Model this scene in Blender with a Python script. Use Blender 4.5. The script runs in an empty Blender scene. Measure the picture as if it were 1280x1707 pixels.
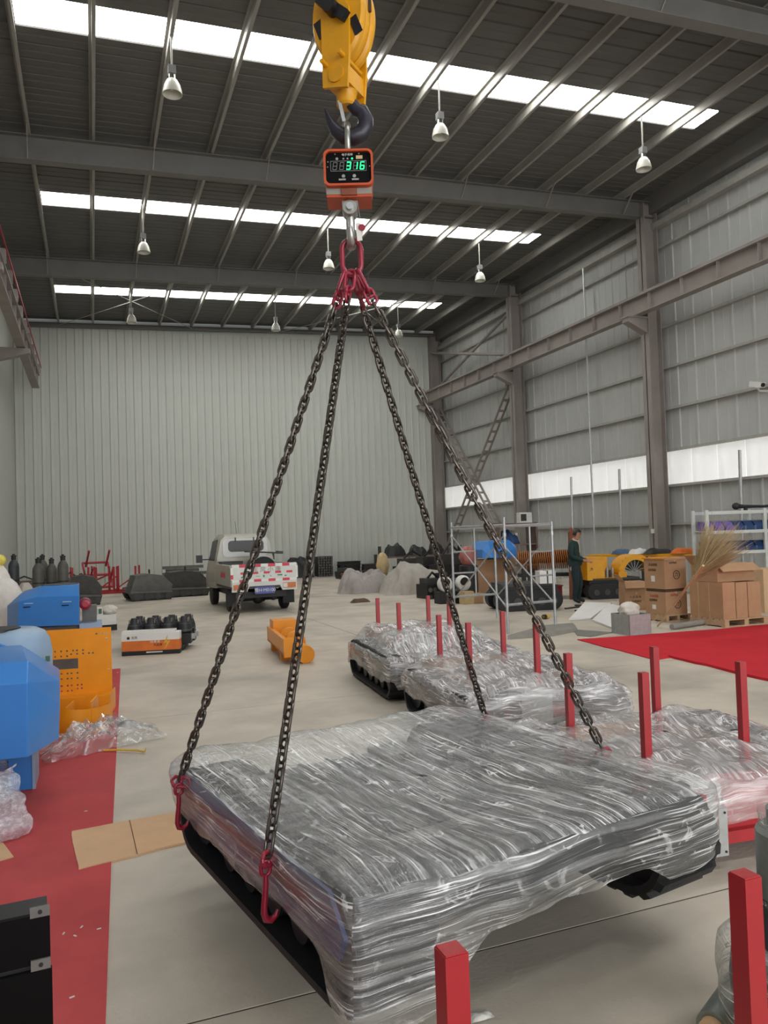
import bpy, bmesh, math, random
from mathutils import Vector, Matrix, noise

SC = bpy.context.scene
COL = SC.collection
PI = math.pi

# ------------------------------------------------------------------ camera
CAM_H = 1.70
FPX = 1280.0
YAW, PITCH, ROLL = math.radians(20.8), math.radians(1.72), 0.033
_f = Vector((math.sin(YAW) * math.cos(PITCH), math.cos(YAW) * math.cos(PITCH), math.sin(PITCH)))
_r0 = Vector((math.cos(YAW), -math.sin(YAW), 0.0))
_u0 = _r0.cross(_f)
CR = _r0 * math.cos(ROLL) - _u0 * math.sin(ROLL)
CU = _u0 * math.cos(ROLL) + _r0 * math.sin(ROLL)
CP = Vector((0, 0, CAM_H))
cd = bpy.data.cameras.new('camera')
cd.sensor_fit = 'HORIZONTAL'; cd.sensor_width = 36.0; cd.lens = 36.0 * FPX / 1280.0
cd.clip_start = 0.05; cd.clip_end = 300
cam = bpy.data.objects.new('camera', cd); COL.objects.link(cam)
cam.matrix_world = Matrix(((CR.x, CU.x, -_f.x, CP.x), (CR.y, CU.y, -_f.y, CP.y), (CR.z, CU.z, -_f.z, CP.z), (0, 0, 0, 1)))
SC.camera = cam

# ------------------------------------------------------------------ sky, daylight, exposure
wd = bpy.data.worlds.new('overcast_sky'); SC.world = wd; wd.use_nodes = True
wd.node_tree.nodes['Background'].inputs[0].default_value = (0.86, 0.92, 1.0, 1)
wd.node_tree.nodes['Background'].inputs[1].default_value = 1.0
SC.view_settings.view_transform = 'Standard'; SC.view_settings.look = 'None'
SC.view_settings.exposure = 0.34; SC.view_settings.gamma = 1.0; SC.view_settings.use_curve_mapping = False
SKYLIGHT_E, BAND_E, FRONT_FILL_W = 10.0, .42, 950.0
try:
    cy = SC.cycles; cy.max_bounces = 6; cy.diffuse_bounces = 4; cy.adaptive_threshold = .02; cy.glossy_bounces = 3; cy.transmission_bounces = 2; cy.transparent_max_bounces = 8; cy.caustics_reflective = False; cy.caustics_refractive = False; cy.sample_clamp_indirect = 6
except Exception: pass
# unseen area lamp added at the open front end to stand for daylight
def area(name, loc, rot, sx, sy, w, col=(1, 0.985, 0.96)):
    l = bpy.data.lights.new(name, 'AREA'); l.shape = 'RECTANGLE'; l.size = sx; l.size_y = sy; l.energy = w; l.color = col
    o = bpy.data.objects.new(name, l); COL.objects.link(o); o.location = loc; o.rotation_euler = rot
    return o
area('front_fill', (6.3, -9.7, 3.6), (math.radians(90), 0, math.radians(0)), 15.0, 6.4, FRONT_FILL_W)

# ------------------------------------------------------------------ pixel -> place helpers (1280 x 1707 frame)
def ray(px, py):
    return (_f * FPX + CR * (px - 640.0) - CU * (py - 853.5)) / FPX
def G(px, py, z=0.0):
    d = ray(px, py); t = (z - CP.z) / d.z; return CP + d * t
def PY(px, py, Y):
    d = ray(px, py); return CP + d * (Y / d.y)
def PX(px, py, X):
    d = ray(px, py); return CP + d * (X / d.x)
def PC(px, py, zc):
    return CP + ray(px, py) * zc
def cw(xc, zc, z=0.0):
    return Vector((xc * math.cos(YAW) + zc * math.sin(YAW), -xc * math.sin(YAW) + zc * math.cos(YAW), z))

# ------------------------------------------------------------------ materials
def lin(h):
    h = h.lstrip('#'); c = [int(h[i:i + 2], 16) / 255 for i in (0, 2, 4)]
    return tuple(((x + .055) / 1.055) ** 2.4 if x > .04045 else x / 12.92 for x in c)
MATS = {}
def mat(name, hexcol, rough=.6, metal=0.0, var=.12, vscale=6.0, bump=0.0, bscale=40.0, emit=None, spec=.5, stretch=None, second=None, sfac=.0, coat=0.0):
    m = bpy.data.materials.new(name); m.use_nodes = True; nt = m.node_tree; N = nt.nodes; L = nt.links
    p = N['Principled BSDF']; c = lin(hexcol) if isinstance(hexcol, str) else hexcol
    p.inputs['Roughness'].default_value = rough; p.inputs['Metallic'].default_value = metal
    p.inputs['Specular IOR Level'].default_value = spec
    if coat: p.inputs['Coat Weight'].default_value = coat; p.inputs['Coat Roughness'].default_value = .12
    tc = N.new('ShaderNodeTexCoord'); mp = N.new('ShaderNodeMapping'); L.new(tc.outputs['Object'], mp.inputs[0])
    if stretch: mp.inputs['Scale'].default_value = stretch
    n = N.new('ShaderNodeTexNoise'); n.inputs['Scale'].default_value = vscale; n.inputs['Detail'].default_value = 5; n.inputs['Roughness'].default_value = .6
    L.new(mp.outputs[0], n.inputs['Vector'])
    mr = N.new('ShaderNodeMapRange'); mr.inputs[1].default_value = .3; mr.inputs[2].default_value = .7; mr.inputs[3].default_value = 1 - var; mr.inputs[4].default_value = 1 + var
    L.new(n.outputs[0], mr.inputs[0])
    mx = N.new('ShaderNodeMix'); mx.data_type = 'RGBA'; mx.blend_type = 'MULTIPLY'; mx.inputs[0].default_value = 1
    mx.inputs[6].default_value = (*c, 1); L.new(mr.outputs[0], mx.inputs[7])
    out = mx.outputs[2]
    if second:
        n2 = N.new('ShaderNodeTexNoise'); n2.inputs['Scale'].default_value = vscale * .37; n2.inputs['Detail'].default_value = 6
        L.new(mp.outputs[0], n2.inputs['Vector'])
        r2 = N.new('ShaderNodeMapRange'); r2.inputs[1].default_value = .5; r2.inputs[2].default_value = .72; r2.inputs[3].default_value = 0; r2.inputs[4].default_value = sfac
        L.new(n2.outputs[0], r2.inputs[0])
        m2 = N.new('ShaderNodeMix'); m2.data_type = 'RGBA'; L.new(r2.outputs[0], m2.inputs[0]); L.new(out, m2.inputs[6]); m2.inputs[7].default_value = (*lin(second), 1)
        out = m2.outputs[2]
    L.new(out, p.inputs['Base Color'])
    if bump:
        b = N.new('ShaderNodeBump'); nb = N.new('ShaderNodeTexNoise'); nb.inputs['Scale'].default_value = bscale; nb.inputs['Detail'].default_value = 4
        L.new(mp.outputs[0], nb.inputs['Vector']); L.new(nb.outputs[0], b.inputs['Height']); b.inputs['Strength'].default_value = bump; b.inputs['Distance'].default_value = .02
        L.new(b.outputs[0], p.inputs['Normal'])
    if name == 'panel_black': p.inputs['Specular IOR Level'].default_value = .12
    if emit:
        p.inputs['Emission Color'].default_value = (*lin(emit[0]), 1); p.inputs['Emission Strength'].default_value = emit[1]
    MATS[name] = m
    return m

mat('concrete', '#c4bbac', .55, var=.13, vscale=1.6, bump=.12, bscale=50, second='#8a847a', sfac=.75, spec=.35)
mat('joint', '#26231f', .9)
mat('wall_sheet', '#bfc2bb', .42, var=.03, vscale=.8, spec=.4)
mat('wall_sheet_r', '#b4b6b3', .45, var=.05, vscale=.9, spec=.4)
mat('plaster', '#b9bab5', .7, var=.03)
mat('girt', '#a5a39d', .5, var=.1)
mat('steel_beam', '#8f8782', .6, var=.10, vscale=2)
mat('roof_beam', '#6f6d69', .6, var=.10, vscale=2)
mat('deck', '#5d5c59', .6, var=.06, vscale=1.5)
mat('purlin', '#96948d', .5, var=.08, vscale=2)
mat('yellow', '#d09410', .42, var=.10, vscale=9, second='#8a6a18', sfac=.25)
mat('black_paint', '#17171a', .4, var=.2, vscale=12)
mat('hook_black', '#262530', .38, var=.2, vscale=14, metal=.2)
mat('orange', '#b3461c', .45, var=.10, vscale=10)
mat('steel', '#a8a7a2', .32, metal=.9, var=.15, vscale=14)
mat('galv', '#b4b7b6', .42, metal=.6, var=.12, vscale=14)
mat('panel_black', '#030304', .6, var=.1)
mat('white', '#d8d8d4', .6, var=.05)
mat('digit_off', '#8b908e', .5, var=.02)
mat('digit_on', '#10b862', .5, emit=('#18c46a', 2.6), var=.0)
mat('tagwhite', '#d8d6cf', .6, var=.08)
mat('crimson', '#8a1830', .34, var=.12, vscale=18, coat=.2)
mat('chain', '#5c5650', .25, metal=.85, var=.25, vscale=30)
mat('red_post', '#a01520', .42, var=.08, vscale=10, coat=.15)
mat('rubber', '#17171a', .62, var=.25, vscale=20, bump=.15, bscale=60)
mat('dark_frame', '#26272b', .5, var=.25, vscale=10)
mat('blue_film', '#2c3a66', .35, var=.15, vscale=7)
mat('dull_rail', '#6a2e30', .5, var=.1)
mat('red_frame', '#a8262d', .45, var=.1, vscale=9)
mat('cardboard', '#b08a68', .85, var=.08, vscale=5, bump=.05, bscale=90)
mat('cardboard_flat', '#d2ac86', .85, var=.06, vscale=6)
mat('cardboard_in', '#c9a884', .85, var=.06)
mat('cardboard_dark', '#5a4632', .9, var=.1)
mat('carpet', '#c05456', .95, var=.12, vscale=2.2, bump=.25, bscale=220, spec=.1, second='#94585a', sfac=.3)
mat('carpet_bright', '#c4313a', .95, var=.06, vscale=2.2, bump=.2, bscale=220, spec=.1)
mat('blue', '#3681cf', .36, var=.04, vscale=3, coat=.2)
mat('blue_pale', '#90a8c0', .4, var=.05, vscale=5)
mat('orange_plate', '#e8930e', .42, var=.06, vscale=6, coat=.1)
mat('machine_yellow', '#dc9c12', .42, var=.06, vscale=6, coat=.1)
mat('bag', '#dcd8d0', .75, var=.10, vscale=8, bump=.4, bscale=18)
mat('cyl_grey', '#55544e', .55, var=.18, vscale=9)
mat('cyl_dark', '#3a3f42', .5, var=.18, vscale=9)
mat('machine_dark', '#3d3c39', .55, var=.25, vscale=6)
mat('machine_grey', '#5f5e5a', .55, var=.2, vscale=6)
mat('machine_black', '#202021', .55, var=.3, vscale=9)
mat('truck_paint', '#b7b3a6', .32, var=.08, vscale=3, coat=.3)
mat('truck_white', '#d3d5d0', .35, var=.06, vscale=3, coat=.2)
mat('glass_dark', '#08080c', .3, var=.05)
mat('tail_amber', '#c4692a', .25, var=.1)
mat('tail_red', '#b3392f', .25, var=.1)
mat('refl_red', '#cf2f49', .4, var=.08)
mat('refl_white', '#e3e5e0', .4, var=.05)
mat('green_mark', '#3f8f66', .5, var=.1)
mat('plate_blue', '#4a57a0', .4, var=.04)
mat('tarp', '#a49d99', .8, var=.10, vscale=5, bump=.5, bscale=9)
mat('tarp2', '#b1aca3', .8, var=.10, vscale=5, bump=.5, bscale=9)
mat('rust', '#7c4a38', .8, var=.2, vscale=9)
mat('rust_grey', '#75625a', .8, var=.2, vscale=9)
mat('auger', '#a25f1e', .5, var=.2, vscale=10)
mat('pallet', '#b79676', .85, var=.15, vscale=8, stretch=(1, 1, 6))
mat('bamboo', '#c2ab80', .8, var=.15, vscale=8)
mat('straw', '#a8936c', .9, var=.2, vscale=14)
mat('foam', '#dcdcd8', .7, var=.03)
mat('foam_bag', '#cfc9bf', .5, var=.1, bump=.6, bscale=20)
mat('mat_grey', '#8b8880', .85, var=.12, vscale=5)
mat('mat_dark', '#77766f', .85, var=.1, vscale=5)
mat('shelf_white', '#cfd2cf', .45, var=.06)
mat('bin_blue', '#22406f', .45, var=.1)
mat('bin_purple', '#6a57a8', .5, var=.1)
mat('bulb_dome', '#d2d2c6', .35, var=.06)
mat('cloth_green', '#1c332f', .85, var=.2, vscale=12, bump=.3, bscale=25)
mat('cloth_trousers', '#1d2d30', .85, var=.2, vscale=12, bump=.3, bscale=25)
mat('skin', '#a8775f', .55, var=.06)
mat('hair', '#15110f', .5, var=.2)
mat('collar', '#c2b59a', .8, var=.06)
mat('bin_red', '#a63a4a', .6, var=.1)
mat('plastic_pink', '#a8655c', .5, var=.15, bump=.4, bscale=14)
mat('mastic_yellow', '#d7ad3e', .5, var=.1)
mat('scaffold', '#a9adaf', .4, metal=.5, var=.12, vscale=12)
mat('scrap_brown', '#5f4a3a', .9, var=.2)
mat('carton_white', '#dedcd8', .6, var=.03)
mat('carton_orange', '#d6702c', .55, var=.18, vscale=5)
mat('carton_black', '#1b1b1c', .55, var=.1)
mat('ink', '#2d241d', .8, var=.1)
mat('ink_red', '#a8323a', .7, var=.1)
mat('green_box', '#44674e', .6, var=.1)
mat('cyl_metal', '#8d958f', .4, metal=.6, var=.12, vscale=14)
mat('cloth_orange', '#cf6a2c', .85, var=.12)
mat('cloth_blue', '#46607e', .85, var=.12)
mat('lime_ball', '#d9c95a', .5, var=.2, vscale=20)

# daylit translucent sheets (roof lights and wall band): sky behind fibreglass
def glow(name, col, e, sc):
    m = bpy.data.materials.new(name); m.use_nodes = True; nt = m.node_tree; N = nt.nodes; L = nt.links
    p = N['Principled BSDF']; p.inputs['Base Color'].default_value = (.75, .77, .76, 1); p.inputs['Roughness'].default_value = .5
    tc = N.new('ShaderNodeTexCoord'); n = N.new('ShaderNodeTexNoise'); n.inputs['Scale'].default_value = sc; n.inputs['Detail'].default_value = 5
    mp = N.new('ShaderNodeMapping'); mp.inputs['Scale'].default_value = (.35, 2.2, 1) ; L.new(tc.outputs['Object'], mp.inputs[0]); L.new(mp.outputs[0], n.inputs['Vector'])
    mr = N.new('ShaderNodeMapRange'); mr.inputs[1].default_value = .25; mr.inputs[2].default_value = .7; mr.inputs[3].default_value = e * .72; mr.inputs[4].default_value = e
    L.new(n.outputs[0], mr.inputs[0]); p.inputs['Emission Color'].default_value = (*col, 1); L.new(mr.outputs[0], p.inputs['Emission Strength'])
    MATS[name] = m
glow('skylight_sheet', (1.0, 0.985, .955), SKYLIGHT_E, 5.0)
glow('band_sheet', (1.0, 0.985, .95), BAND_E, 1.2)

def film(name, haze=.16, streak=.45, glint=.8, su=1.6, sv=42.0, tint=(.96, .97, .97), crumple=9.0, base=(.86, .87, .87), bump=.5, gmax=.7, warp=(1.3, .09)):
    m = bpy.data.materials.new(name); m.use_nodes = True; nt = m.node_tree; N = nt.nodes; L = nt.links
    out = N['Material Output']; p = N['Principled BSDF']
    p.inputs['Base Color'].default_value = (*base, 1); p.inputs['Roughness'].default_value = .18; p.inputs['Specular IOR Level'].default_value = .9
    uv0 = N.new('ShaderNodeUVMap'); wn = N.new('ShaderNodeTexNoise'); wn.inputs['Scale'].default_value = warp[0]; wn.inputs['Detail'].default_value = 2.5
    L.new(uv0.outputs[0], wn.inputs['Vector']); wsub = N.new('ShaderNodeVectorMath'); wsub.operation = 'SUBTRACT'; L.new(wn.outputs['Color'], wsub.inputs[0]); wsub.inputs[1].default_value = (.5, .5, .5)
    wmul = N.new('ShaderNodeVectorMath'); wmul.operation = 'SCALE'; L.new(wsub.outputs[0], wmul.inputs[0]); wmul.inputs['Scale'].default_value = warp[1]
    uv = N.new('ShaderNodeVectorMath'); uv.operation = 'ADD'; L.new(uv0.outputs[0], uv.inputs[0]); L.new(wmul.outputs[0], uv.inputs[1])
    def strk(rot, a, b, det=3.0, dist=.3):
        mp = N.new('ShaderNodeMapping'); mp.inputs['Rotation'].default_value = (0, 0, rot); mp.inputs['Scale'].default_value = (a, b, 1)
        L.new(uv.outputs[0], mp.inputs[0]); n = N.new('ShaderNodeTexNoise'); n.inputs['Scale'].default_value = 1.0
        n.inputs['Detail'].default_value = det; n.inputs['Roughness'].default_value = .65; n.inputs['Distortion'].default_value = dist
        L.new(mp.outputs[0], n.inputs['Vector']); return n.outputs[0]
    def ramp(s, lo, hi, a, b):
        r = N.new('ShaderNodeMapRange'); r.inputs[1].default_value = lo; r.inputs[2].default_value = hi; r.inputs[3].default_value = a; r.inputs[4].default_value = b
        L.new(s, r.inputs[0]); return r.outputs[0]
    def op(o, a, b):
        k = N.new('ShaderNodeMath'); k.operation = o; k.use_clamp = (o == 'ADD')
        for i, x in enumerate((a, b)):
            if isinstance(x, (int, float)): k.inputs[i].default_value = x
            else: L.new(x, k.inputs[i])
        return k.outputs[0]
    A = strk(.10, su, sv); B = strk(-.09, su * 1.3, sv * 3.6, 2.0, .1); C = strk(.24, su * 1.6, sv * 2.6, 2.0, .1)
    K = strk(0, crumple, crumple * 1.4, 3.5, 1.0); Mk = strk(.5, 2.0, 3.4, 3.0, .5)
    h = ramp(A, .46, .68, 0, streak)
    thin = ramp(B, .57, .66, 0, glint * .85); thin2 = ramp(C, .60, .67, 0, glint * .9)
    fold = ramp(K, .58, .66, 0, glint * .6)
    big = ramp(Mk, .42, .62, .10, 1.15)
    a = op('ADD', op('ADD', h, haze), op('MULTIPLY', op('ADD', op('ADD', thin, thin2), fold), big))
    bp = N.new('ShaderNodeBump'); bp.inputs['Strength'].default_value = bump; bp.inputs['Distance'].default_value = .02
    hh = op('MULTIPLY', op('ADD', op('MULTIPLY', A, .5), op('MULTIPLY', B, .3)), 1.0)
    hh2 = N.new('ShaderNodeMath'); hh2.operation = 'ADD'; L.new(hh, hh2.inputs[0]); L.new(op('MULTIPLY', K, .22), hh2.inputs[1])
    L.new(hh2.outputs[0], bp.inputs['Height']); L.new(bp.outputs[0], p.inputs['Normal'])
    tr = N.new('ShaderNodeBsdfTransparent'); tr.inputs[0].default_value = (*tint, 1)
    gl = N.new('ShaderNodeBsdfGlossy'); gl.inputs['Roughness'].default_value = .14; L.new(bp.outputs[0], gl.inputs['Normal'])
    ge = N.new('ShaderNodeNewGeometry'); dt = N.new('ShaderNodeVectorMath'); dt.operation = 'DOT_PRODUCT'
    L.new(bp.outputs[0], dt.inputs[0]); L.new(ge.outputs['Incoming'], dt.inputs[1])
    ab = N.new('ShaderNodeMath'); ab.operation = 'ABSOLUTE'; L.new(dt.outputs['Value'], ab.inputs[0])
    iv = N.new('ShaderNodeMath'); iv.operation = 'SUBTRACT'; iv.inputs[0].default_value = 1.0; iv.use_clamp = True; L.new(ab.outputs[0], iv.inputs[1])
    lw = N.new('ShaderNodeMath'); lw.operation = 'POWER'; L.new(iv.outputs[0], lw.inputs[0]); lw.inputs[1].default_value = 4.0
    m1 = N.new('ShaderNodeMixShader'); L.new(ramp(lw.outputs[0], 0, 1, .06, gmax), m1.inputs[0]); L.new(tr.outputs[0], m1.inputs[1]); L.new(gl.outputs[0], m1.inputs[2])
    m2 = N.new('ShaderNodeMixShader'); L.new(a, m2.inputs[0]); L.new(m1.outputs[0], m2.inputs[1]); L.new(p.outputs[0], m2.inputs[2])
    L.new(m2.outputs[0], out.inputs['Surface'])
    MATS[name] = m
film('film', .12, .34, 1.0, 1.5, 28, bump=.8, crumple=12)
film('film_loose', .10, .18, .9, 5, 9, crumple=16, bump=.35, gmax=.5)
film('film_side', .07, .24, 1.0, 1.0, 30, bump=.8)
film('film_unit', .24, .26, .85, 2.0, 18, crumple=13, warp=(2.0, .16), base=(.90, .87, .87), bump=.35, gmax=.5)
film('bubble', .34, .3, .8, 30, 34, crumple=26, base=(.80, .83, .92))

# ------------------------------------------------------------------ mesh helpers
class MB:
    def __init__(s): s.v = []; s.f = []; s.uv = None
    def add(s, vs, fs):
        b = len(s.v); s.v += [tuple(x) for x in vs]; s.f += [tuple(i + b for i in q) for q in fs]; return s
    def box(s, c, d, R=None, taper=None):
        x, y, z = (k / 2 for k in d); pts = []
        for k in (-1, 1):
            t = 1 if (taper is None or k < 0) else taper
            for sx, sy in ((-1, -1), (1, -1), (1, 1), (-1, 1)): pts.append(Vector((sx * x * t, sy * y * t, k * z)))
        if R is not None: pts = [R @ p for p in pts]
        c = Vector(c); return s.add([p + c for p in pts], [(3, 2, 1, 0), (4, 5, 6, 7), (0, 1, 5, 4), (1, 2, 6, 5), (2, 3, 7, 6), (3, 0, 4, 7)])
    def bb(s, x0, x1, y0, y1, z0, z1): return s.box(((x0 + x1) / 2, (y0 + y1) / 2, (z0 + z1) / 2), (abs(x1 - x0), abs(y1 - y0), abs(z1 - z0)))
    def beam(s, p0, p1, w, h, up=(0, 0, 1)):
        p0 = Vector(p0); p1 = Vector(p1); d = p1 - p0; l = d.length; d.normalize(); up = Vector(up)
        a = d.cross(up)
        if a.length < 1e-4: a = d.cross(Vector((0, 1, 0)))
        a.normalize(); u = a.cross(d)
        R = Matrix((a, d, u)).transposed(); return s.box((p0 + p1) / 2, (w, l, h), R)
    def cyl(s, p0, p1, r, n=12, r2=None):
        p0 = Vector(p0); p1 = Vector(p1); d = (p1 - p0).normalized(); a = d.orthogonal().normalized(); b = d.cross(a)
        r2 = r if r2 is None else r2; vs = []
        for p, q in ((p0, r), (p1, r2)):
            for i in range(n): t = 2 * PI * i / n; vs.append(p + (a * math.cos(t) + b * math.sin(t)) * q)
        fs = [(i, (i + 1) % n, n + (i + 1) % n, n + i) for i in range(n)] + [tuple(range(n - 1, -1, -1)), tuple(range(n, 2 * n))]
        return s.add(vs, fs)
    def tube(s, pts, r, n=8, closed=False):
        pts = [Vector(p) for p in pts]; m = len(pts); rr = r if isinstance(r, (list, tuple)) else [r] * m
        vs = []; prev = None
        for i, p in enumerate(pts):
            t = (pts[(i + 1) % m] - pts[i - 1]) if (closed or 0 < i < m - 1) else (pts[1] - pts[0] if i == 0 else pts[-1] - pts[-2])
            t.normalize()
            if prev is None: a = t.orthogonal().normalized()
            else:
                a = prev - t * prev.dot(t)
                a = a.normalized() if a.length > 1e-6 else t.orthogonal().normalized()
            prev = a; b = t.cross(a)
            for k in range(n): q = 2 * PI * k / n; vs.append(p + (a * math.cos(q) + b * math.sin(q)) * rr[i])
        fs = []
        for i in range(m if closed else m - 1):
            j = (i + 1) % m
            for k in range(n): fs.append((i * n + k, i * n + (k + 1) % n, j * n + (k + 1) % n, j * n + k))
        if not closed: fs += [tuple(range(n - 1, -1, -1)), tuple(range((m - 1) * n, m * n))]
        return s.add(vs, fs)
    def lathe(s, prof, n=20, o=(0, 0, 0), R=None):
        o = Vector(o); vs = []
        for r, z in prof:
            for i in range(n):
                t = 2 * PI * i / n; p = Vector((r * math.cos(t), r * math.sin(t), z)); vs.append((R @ p if R is not None else p) + o)
        fs = []
        for j in range(len(prof) - 1):
            for i in range(n): fs.append((j * n + i, j * n + (i + 1) % n, (j + 1) * n + (i + 1) % n, (j + 1) * n + i))
        fs.append(tuple(range(n - 1, -1, -1))); fs.append(tuple(range((len(prof) - 1) * n, len(prof) * n)))
        return s.add(vs, fs)
    def prism(s, poly, ax, a, b):
        n = len(poly)
        def mk(u, v, w): return {'x': (w, u, v), 'y': (u, w, v), 'z': (u, v, w)}[ax]
        vs = [mk(u, v, a) for u, v in poly] + [mk(u, v, b) for u, v in poly]
        fs = [(i, (i + 1) % n, n + (i + 1) % n, n + i) for i in range(n)] + [tuple(range(n - 1, -1, -1)), tuple(range(n, 2 * n))]
        return s.add(vs, fs)
    def ball(s, c, r, n=12, m=8, R=None):
        r = (r, r, r) if isinstance(r, (int, float)) else r; c = Vector(c); vs = []; fs = []
        for j in range(m + 1):
            ph = PI * j / m
            for i in range(n):
                t = 2 * PI * i / n; p = Vector((r[0] * math.sin(ph) * math.cos(t), r[1] * math.sin(ph) * math.sin(t), r[2] * math.cos(ph)))
                vs.append((R @ p if R is not None else p) + c)
        for j in range(m):
            for i in range(n): fs.append((j * n + i, (j + 1) * n + i, (j + 1) * n + (i + 1) % n, j * n + (i + 1) % n))
        return s.add(vs, fs)
    def grid(s, fn, nu, nv):
        vs = [fn(i / nu, j / nv) for j in range(nv + 1) for i in range(nu + 1)]
        fs = [(j * (nu + 1) + i, j * (nu + 1) + i + 1, (j + 1) * (nu + 1) + i + 1, (j + 1) * (nu + 1) + i) for j in range(nv) for i in range(nu)]
        return s.add(vs, fs)
    def slab(s, poly, z0, z1): return s.prism(poly, 'z', z0, z1)
    def mesh(s, name, m, ang=35, fix=True):
        me = bpy.data.meshes.new(name); me.from_pydata(s.v, [], s.f)
        if fix:
            bm = bmesh.new(); bm.from_mesh(me); bmesh.ops.remove_doubles(bm, verts=bm.verts, dist=1e-6)
            bmesh.ops.recalc_face_normals(bm, faces=bm.faces); bm.to_mesh(me); bm.free()
        me.polygons.foreach_set('use_smooth', [True] * len(me.polygons)); me.set_sharp_from_angle(angle=math.radians(ang))
        me.materials.append(MATS[m] if isinstance(m, str) else m); me.update(); return me
    def build(s, name, m, parent=None, ang=35, fix=True, label=None):
        o = bpy.data.objects.new(name, s.mesh(name, m, ang, fix)); COL.objects.link(o)
        if parent is not None: o.parent = parent
        if label: o['label'] = label
        return o
def inst(name, me, parent=None, loc=(0, 0, 0), rot=None, mtx=None):
    o = bpy.data.objects.new(name, me); COL.objects.link(o)
    if mtx is not None: o.matrix_basis = mtx
    else:
        o.location = loc
        if rot: o.rotation_euler = rot
    if parent is not None: o.parent = parent
    return o
def thing(name, label, cat, loc=(0, 0, 0), rz=0.0, group=None, rot=None):
    o = bpy.data.objects.new(name, None); COL.objects.link(o); o.empty_display_size = .1
    o.location = loc; o.rotation_euler = rot if rot else (0, 0, rz)
    o['label'] = label; o['category'] = cat
    if group: o['group'] = group
    return o
def tag(o, label, cat, group=None):
    o['label'] = label; o['category'] = cat
    if group: o['group'] = group
    return o
def struct(o): o['kind'] = 'structure'; return o
def sroot(name): 
    o = bpy.data.objects.new(name, None); COL.objects.link(o); o['kind'] = 'structure'; return o
def text_part(name, s, size, m, parent, loc, rot, depth=.001, align='CENTER'):
    cu = bpy.data.curves.new(name, 'FONT'); cu.body = s; cu.size = size; cu.extrude = depth; cu.align_x = align; cu.align_y = 'CENTER'
    t = bpy.data.objects.new(name, cu); COL.objects.link(t)
    dg = bpy.context.evaluated_depsgraph_get(); me = bpy.data.meshes.new_from_object(t.evaluated_get(dg))
    bpy.data.objects.remove(t); me.materials.clear(); me.materials.append(MATS[m])
    return inst(name, me, parent, loc, rot)
def fb(p, o=4):
    return noise.fractal(Vector(p), 1.0, 2.0, o)
def grp(lst, g):
    for o in lst: o['group'] = g
# ================================================================== the hall
WX, LX, BY, FY = 15.5, -2.75, 32.7, -10.0      # right wall, left wall, back wall, front end
COLY = [32.7, 25.2, 17.7, 10.2, 2.7, -4.8]
def zr(x): return 10.70 + .035 * x              # roof sheet underside
# floor: cast slabs with sawn joints
floor = sroot('floor')
MB().bb(LX, WX, FY, BY, -.30, -.004).build('sub_base', 'joint', floor)
xs = [LX, .1 - 2.2, 4.2, 9.8, WX]; ys = [FY, -2.15, 2.85, 7.85, 12.85, 17.85, 22.85, 27.85, BY]
for i in range(len(xs) - 1):
    for j in range(len(ys) - 1):
        g = .0065
        MB().bb(xs[i] + g, xs[i + 1] - g, ys[j] + g, ys[j + 1] - g, -.004, 0).build('slab', 'concrete', floor)
# back wall of standing-seam sheets
wb = sroot('wall_back')
MB().bb(LX - .1, WX + .1, BY + .06, BY + .2, 0, 11.3).build('backing', 'wall_sheet', wb)
pw = (WX - LX) / 58.0
pm = MB().prism([(0, .06), (0, .0), (.035, -.03), (.06, .0), (pw * .5, .006), (pw * .52, -.004), (pw * .54, .006), (pw, .0), (pw, .06)], 'z', 0, 10.45).mesh('wall_panel', 'wall_sheet', 20)
for i in range(58): inst('wall_panel', pm, wb, (LX + i * pw, BY, 0))
# left wall
wl = struct(MB().bb(LX - .2, LX, FY, BY, 0, 10.6).build('wall_left', 'plaster'))
# right wall: sheets below and above a translucent band, girts
wr = sroot('wall_right')
for (za, zb) in ((0, 2.85), (3.83, 11.3)):
    n = 48; ph = (BY + .05) / n
    me = MB().prism([(.12, 0), (0, 0), (0, ph * .12), (-.025, ph * .16), (-.025, ph * .24), (0, ph * .28), (0, ph * .64), (-.008, ph * .66), (0, ph * .68), (0, ph), (.12, ph)], 'z', za, zb).mesh('wall_panel', 'wall_sheet_r', 20)
    for i in range(n): inst('wall_panel', me, wr, (WX, BY - (i + 1) * ph, 0))
MB().bb(WX, WX + .12, FY, 0, 0, 11.3).build('near_panel', 'wall_sheet_r', wr)
GZ = [1.76, 2.84, 3.85, 5.03, 6.21, 7.39, 8.57, 9.70]
for z in GZ: MB().bb(WX - .14, WX - .02, 0, BY - .1, z - .04, z + .03).build('girt', 'girt', wr)
MB().bb(WX - .25, WX - .03, 0, BY, 10.25, 10.42).build('eave_pipe', 'girt', wr)
MB().bb(WX - .3, WX - .02, 0, BY, 10.7, 11.25).build('eave_strut', 'roof_beam', wr)
for k in range(4):                                # one translucent band per bay
    y1 = COLY[k]; y0 = COLY[k + 1]; w = sroot('window_%d' % (k + 1))
    nb = 8; pl = (y1 - y0) / nb
    me = MB().prism([(.02, .004), (0, .004), (-.018, pl * .12), (0, pl * .24), (0, pl - .004), (.02, pl - .004)], 'z', 2.86, 3.84).mesh('pane', 'band_sheet', 20)
    for i in range(nb): inst('pane', me, w, (WX + .01, y0 + i * pl, 0))
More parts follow.
